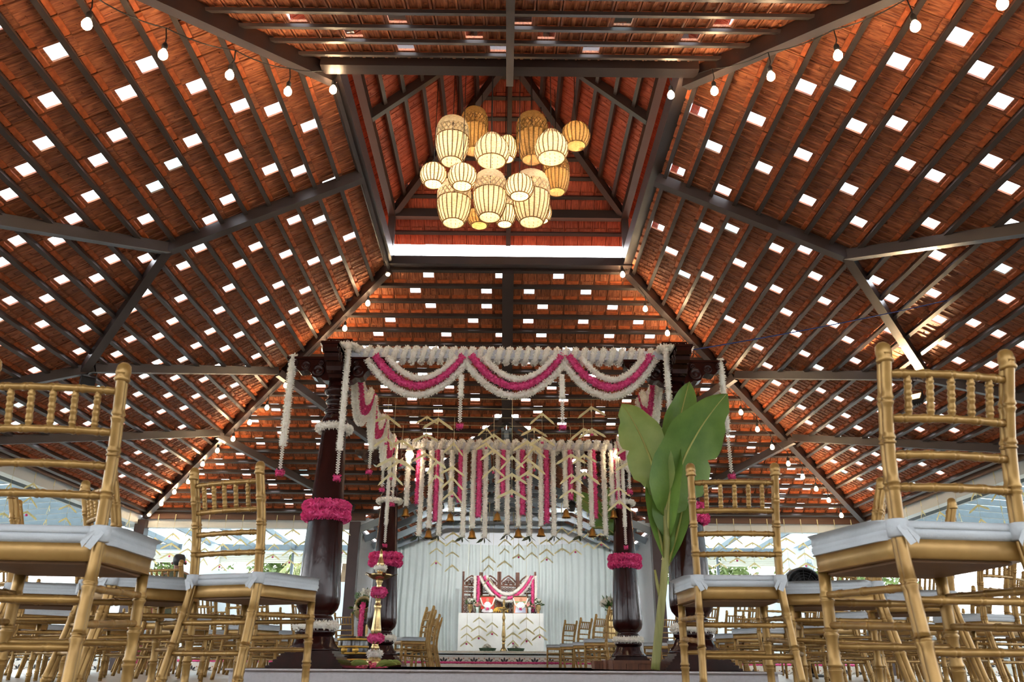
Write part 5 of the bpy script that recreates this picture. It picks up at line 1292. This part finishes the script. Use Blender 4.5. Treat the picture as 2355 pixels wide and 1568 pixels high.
mb = MB(); mb.lathe([(.07, 0), (.075, .03), (.05, .05)], 14); mb.lathe([(.05, .17), (.045, .2), (.02, .23)], 14); mb.build('body', LM, t)
mb = MB(); mb.lathe([(.045, .05), (.058, .10), (.045, .17)], 14); mb.build('globe', VGL, t)
mb = MB(); 
for s in (-1, 1): mb.tube([(s * .065, 0, .03), (s * .075, 0, .12), (s * .04, 0, .2)], .006, 5)
mb.tube([(-.05, 0, .19), (-.04, 0, .27), (.04, 0, .27), (.05, 0, .19)], .005, 5); mb.build('wire_frame', LM, t)
mb = MB(); mb.box((0, .03, .12), (.04, .05, .2)); mb.build('wall_plate', LM, t)
# black pedestal fan behind the right chairs
c = atY(1846, 1350, 13.2); t = thing('pedestal_fan', (c.x, 13.2, 0), 0, 'large black drum fan behind the right chairs', 'fan')
BLK = mat('black_plastic', (26, 28, 32), .45)
M = Matrix.Rotation(math.radians(90), 3, 'X'); mb = MB(); mb.lathe([(.26, -.12), (.30, -.1), (.30, .1), (.27, .12), (.27, .1), (.26, -.1)], 30, (0, 0, c.z), M=M); mb.build('drum', BLK, t)
mb = MB()
for k in range(6): r = .05 + k * .042; mb.tube([(r * math.cos(2 * math.pi * i / 24), -.115, c.z + r * math.sin(2 * math.pi * i / 24)) for i in range(25)], .003, 4)
for k in range(12): a = 2 * math.pi * k / 12; mb.bar((.03 * math.cos(a), -.115, c.z + .03 * math.sin(a)), (.27 * math.cos(a), -.115, c.z + .27 * math.sin(a)), .004, .004)
mb.build('guard', BLK, t)
for k in range(4):
    a = math.pi / 2 * k + .4; mb = MB(); d = Vector((math.cos(a), 0, math.sin(a))); s_ = Vector((-d.z, 0, d.x)); c0 = Vector((0, 0, c.z))
    mb.add([c0 + d * .04 - s_ * .03, c0 + d * .04 + s_ * .03 + Vector((0, .03, 0)), c0 + d * .24 + s_ * .08 + Vector((0, .05, 0)), c0 + d * .24 - s_ * .06 - Vector((0, .03, 0))], [(0, 1, 2, 3)]); mb.build('blade', BLK, t)
mb = MB(); mb.tube([(0, 0, .02), (0, 0, c.z - .28)], .025, 8); mb.lathe([(.25, 0), (.25, .02), (.05, .05)], 20); mb.build('stand', BLK, t)
# louvred box on the left
c = atY(322, 1312, 16.3); t = thing('louvred_unit', (c.x, 16.3, c.z - .2), 0, 'white louvred equipment box behind the left chairs', 'equipment box')
mb = MB(); mb.box((0, 0, .2), (.42, .25, .4)); mb.build('casing', PLW, t)
for k in range(7): mb = MB(); mb.box((0, -.132, .07 + k * .04), (.3, .012, .018)); mb.build('louvre', mat('grey_louvre', (120, 126, 132), .5), t)
mb = MB(); mb.box((0, .1, -(c.z - .2) / 2), (.12, .1, c.z - .2)); mb.build('post', PLW, t)
# blue rope
A, B_ = atY(1545, 812, 7.0), atY(2420, 630, 8.6); mb = MB(); mb.tube([p - A for p in sag(A, B_, .06, 12)], .006, 5)
tag(mb.build('blue_rope', mat('blue_rope', (30, 44, 110), .7), None, A), 'thin blue rope running from the front right column to the right roof', 'rope')
A, B_ = atY(815, 812, 7.0), atY(1510, 812, 7.0); mb = MB(); mb.tube([p - A + Vector((0, .05, .03)) for p in sag(A, B_, .01, 8)], .005, 5)
tag(mb.build('blue_rope', MATS['blue_rope'], None, A), 'thin blue rope along the top of the front pavilion beam', 'rope')
# ------------------------------------------------------------------ people behind the left chairs
SKIN = mat('brown_skin', (128, 84, 62), .55, var=.1); HAIR = mat('black_hair', (22, 18, 18), .5)
def person(loc, rz, H, label, build_clothes, hair_long):
    k = H / 1.72
    V = [(0, 0, .95), (0, 0, 1.12), (0, .0, 1.30), (0, 0, 1.43), (0, .01, 1.50), (0, .015, 1.58), (0, .02, 1.66)]; R = [(.15, .11), (.14, .10), (.17, .11), (.10, .08), (.055, .055), (.085, .095), (.075, .09)]
    E = [(0, 1), (1, 2), (2, 3), (3, 4), (4, 5), (5, 6)]
    for s in (-1, 1):
        b = len(V); V += [(s * .18, 0, 1.40), (s * .23, -.02, 1.14), (s * .22, .10, .93), (s * .20, .16, .87)]; R += [(.055, .055), (.045, .045), (.034, .034), (.03, .02)]; E += [(3, b), (b, b + 1), (b + 1, b + 2), (b + 2, b + 3)]
        h = b + 3
        for f_ in range(4):
            q = len(V); x = s * .20 + (f_ - 1.5) * .018; V += [(x, .20, .84 - .004 * abs(f_ - 1)), (x, .225, .81), (x, .232, .785)]; R += [(.010, .010), (.009, .009), (.008, .008)]; E += [(h, q), (q, q + 1), (q + 1, q + 2)]
        q = len(V); V += [(s * .165, .18, .855), (s * .15, .20, .83)]; R += [(.011, .011), (.009, .009)]; E += [(h, q), (q, q + 1)]
        b = len(V); V += [(s * .09, 0, .86), (s * .10, .01, .48), (s * .10, -.01, .09), (s * .11, .12, .03)]; R += [(.085, .085), (.055, .055), (.04, .04), (.035, .025)]; E += [(0, b), (b, b + 1), (b + 1, b + 2), (b + 2, b + 3)]
    me = bpy.data.meshes.new('person'); me.from_pydata([(x * k, y * k, z * k) for x, y, z in V], E, []); me.materials.append(SKIN)
    o = link('person', me, None, loc, rz); tag(o, label, 'person')
    sk = o.modifiers.new('skin', 'SKIN'); sk.use_smooth_shade = True
    lay = me.skin_vertices[0].data if me.skin_vertices else None
    if lay is None:
        import bmesh
        bmm = bmesh.new(); bmm.from_mesh(me); bmm.verts.layers.skin.verify(); bmm.to_mesh(me); bmm.free(); lay = me.skin_vertices[0].data
    for i, r in enumerate(R): lay[i].radius = (r[0] * k, r[1] * k); lay[i].use_root = (i == 0)
    ss_ = o.modifiers.new('smooth', 'SUBSURF'); ss_.levels = 2; ss_.render_levels = 2
    hm = MB(); hm.lathe([(.05 * k, -.06), (.086 * k, -.03), (.094 * k, .02 * k), (.09 * k, .07 * k), (.065 * k, .11 * k), (1e-4, .125 * k)], 16, (0, -.012 * k, 1.62 * k))
    if hair_long: hm.lathe([(.03, -.22), (.06, -.1), (.07, 0), (.06, .05)], 12, (0, -.07 * k, 1.56 * k))
    hm.build('hair', HAIR, o)
    fm_ = MB(); fm_.ball((0, .115 * k, 1.60 * k), .014, 8, 5); 
    for s in (-1, 1): fm_.ball((s * .098 * k, .02 * k, 1.60 * k), .022, 8, 5); fm_.ball((s * .035, .108 * k, 1.625 * k), .010, 8, 5)
    fm_.build('face_features', SKIN, o)
    build_clothes(o, k); return o
def loft(mb, rings, n_=20, mi=0):
    vs = []
    for cx_, cy_, z, rx, ry in rings: vs += [(cx_ + rx * math.cos(2 * math.pi * j / n_), cy_ + ry * math.sin(2 * math.pi * j / n_), z) for j in range(n_)]
    mb.add(vs, [(i * n_ + j, i * n_ + (j + 1) % n_, (i + 1) * n_ + (j + 1) % n_, (i + 1) * n_ + j) for i in range(len(rings) - 1) for j in range(n_)], True, mi)
OLIVE = mat('olive_kurta', (74, 78, 58), .8, var=.2, scale=8); CREAM = mat('cream_stole', (214, 202, 186), .8); DHOTI = mat('off_white_dhoti', (216, 208, 194), .85, var=.1); SARI = mat('magenta_sari', (176, 24, 84), .6, var=.3, scale=5, rgb2=(140, 20, 60)); SARI2 = mat('tan_sari_border', (170, 128, 96), .6)
def man_clothes(o, k):
    mb = MB(); loft(mb, [(0, 0, z * k, rx * k, ry * k) for z, rx, ry in ((1.49, .07, .075), (1.45, .13, .10), (1.40, .21, .125), (1.30, .205, .135), (1.1, .185, .13), (.9, .20, .14), (.7, .22, .15))]); mb.build('kurta', OLIVE, o)
    for s in (-1, 1):
        mb = MB(); mb.tube([(s * .17 * k, 0, 1.41 * k), (s * .225 * k, -.01, 1.25 * k), (s * .24 * k, -.02, 1.12 * k)], [.075 * k, .07 * k, .065 * k], 12); mb.build('sleeve', OLIVE, o)
    mb = MB(); loft(mb, [(0, 0, z * k, rx * k, ry * k) for z, rx, ry in ((.95, .17, .125), (.7, .19, .14), (.35, .19, .15), (.06, .2, .16))]); mb.build('dhoti', DHOTI, o)
    mb = MB(); 
    for q in range(10):
        z = 1.46 - q * .06; zz = z - .062; y_ = -.142 if q else -.12
        mb.add([(.03, y_ * k, z * k), (.11, y_ * k, z * k), (.11, -.145 * k, zz * k), (.03, -.145 * k, zz * k)], [(0, 1, 2, 3)])
    mb.build('stole', CREAM, o)
def woman_clothes(o, k):
    mb = MB(); loft(mb, [(0, 0, z * k, rx * k, ry * k) for z, rx, ry in ((1.46, .09, .08), (1.41, .19, .12), (1.30, .20, .135), (1.12, .16, .12), (.95, .19, .14), (.6, .22, .17), (.05, .27, .22))]); mb.build('sari', SARI, o)
    mb = MB(); loft(mb, [(0, 0, z * k, rx * k, ry * k) for z, rx, ry in ((.14, .268, .218), (.04, .278, .228))]); mb.build('sari_border', SARI2, o)
    for s in (-1, 1):
        mb = MB(); mb.tube([(s * .17 * k, 0, 1.41 * k), (s * .22 * k, -.01, 1.24 * k)], [.065 * k, .06 * k], 12); mb.build('sleeve', SARI, o)
p = atZ(414, 1277, 1.70); person((p.x, p.y, 0), .25, 1.70, 'person seen from behind in an olive kurta and cream stole, standing behind chairs', man_clothes, False)
p = atZ(360, 1326, 1.55); person((p.x, p.y, 0), -2.6, 1.55, 'person in a magenta sari standing far back among the left chairs', woman_clothes, True)
# ------------------------------------------------------------------ garden beyond the openings
LEAFG = mat('tree_leaf', (112, 130, 78), .6, var=.35, scale=2, trans=.4, rgb2=(74, 96, 54)); BARK = mat('tree_bark', (104, 88, 70), .9, var=.3)
def leaf_cloud(mb, c, R, n_, l):
    c = Vector(c)
    for _ in range(n_):
        d = Vector((random.gauss(0, 1), random.gauss(0, 1), random.gauss(0, 1))).normalized(); r = random.random() ** .35
        p = c + Vector((d.x * R[0], d.y * R[1], d.z * R[2])) * r; a = Vector((random.uniform(-1, 1), random.uniform(-1, 1), random.uniform(-1, .4))).normalized() * l; b_ = a.cross(Vector((random.uniform(-1, 1), random.uniform(-1, 1), 1))).normalized() * l * .32
        mb.add([p - a * .5, p + b_, p + a * .5, p - b_], [(0, 1, 2, 3)])
def tree(x, y, h, R, label, seeds=9):
    t = thing('garden_tree', (x, y, -.1), 0, label, 'tree', 'trees beyond the porch openings')
    mb = MB(); mb.tube([(0, 0, 0), (.1, .05, h * .35), (-.05, 0, h * .7)], [.16, .12, .06], 8); 
    for k in range(4): a = k * 1.6; mb.tube([(.05, 0, h * .45), (R * .5 * math.cos(a), R * .5 * math.sin(a), h * .75)], [.06, .02], 6)
    mb.build('trunk', BARK, t)
    mb = MB()
    for k in range(seeds): a = 6.28 * k / seeds; leaf_cloud(mb, (R * .55 * math.cos(a), R * .55 * math.sin(a), h * random.uniform(.45, .95)), (R * .55, R * .55, h * .22), 420, .17)
    mb.build('foliage', LEAFG, t)
tree(-9.2, 22.5, 4.0, 1.7, 'leafy tree beyond the back opening at the far left'); tree(-6.3, 24.2, 3.6, 1.3, 'leafy tree beyond the left back opening, left of the palm')
tree(5.4, 23.0, 3.6, 1.6, 'leafy tree beyond the right back opening, nearest the stage'); tree(9.2, 22.6, 3.8, 1.9, 'leafy tree beyond the right back opening, nearer the corner')
tree(-13.4, 13.5, 3.6, 1.8, 'leafy tree beyond the left side wall'); tree(13.2, 14.0, 3.6, 1.8, 'leafy tree beyond the right side wall, farther one'); tree(12.8, 10.2, 3.4, 1.6, 'leafy tree beyond the right side wall, nearer one')
FROND = mat('palm_frond', (150, 158, 104), .5, var=.25, scale=6, trans=.35)
t = thing('garden_palm', (-4.3, 21.6, -.1), 0, 'drooping palm beyond the left back opening, nearest the stage', 'palm')
mb = MB(); mb.tube([(0, 0, 0), (.1, 0, 1.6), (.15, 0, 3.1)], [.14, .12, .10], 10); mb.build('trunk', BARK, t)
for k in range(11):
    a = k * .571; mb = MB(); ctr = [Vector((.15 + 2.1 * q * math.cos(a), 2.1 * q * math.sin(a), 3.1 + .7 * q - 2.0 * q * q)) for q in [i / 14 for i in range(15)]]
    mb.tube(ctr, .014, 5)
    for i in range(1, 60):
        q = i / 60 * 14; j = min(13, int(q)); c = ctr[j].lerp(ctr[j + 1], q - j); tg = (ctr[j + 1] - ctr[j]).normalized(); sd = tg.cross(Vector((0, 0, 1))).normalized()
        for s in (-1, 1):
            e = c + (sd * s * .42 + tg * .2 + Vector((0, 0, -.25 - .1 * random.random()))) * (1 - .5 * i / 60); w_ = tg * .014; mb.add([c - w_, c + w_, e], [(0, 1, 2)])
    mb.build('frond', FROND, t)
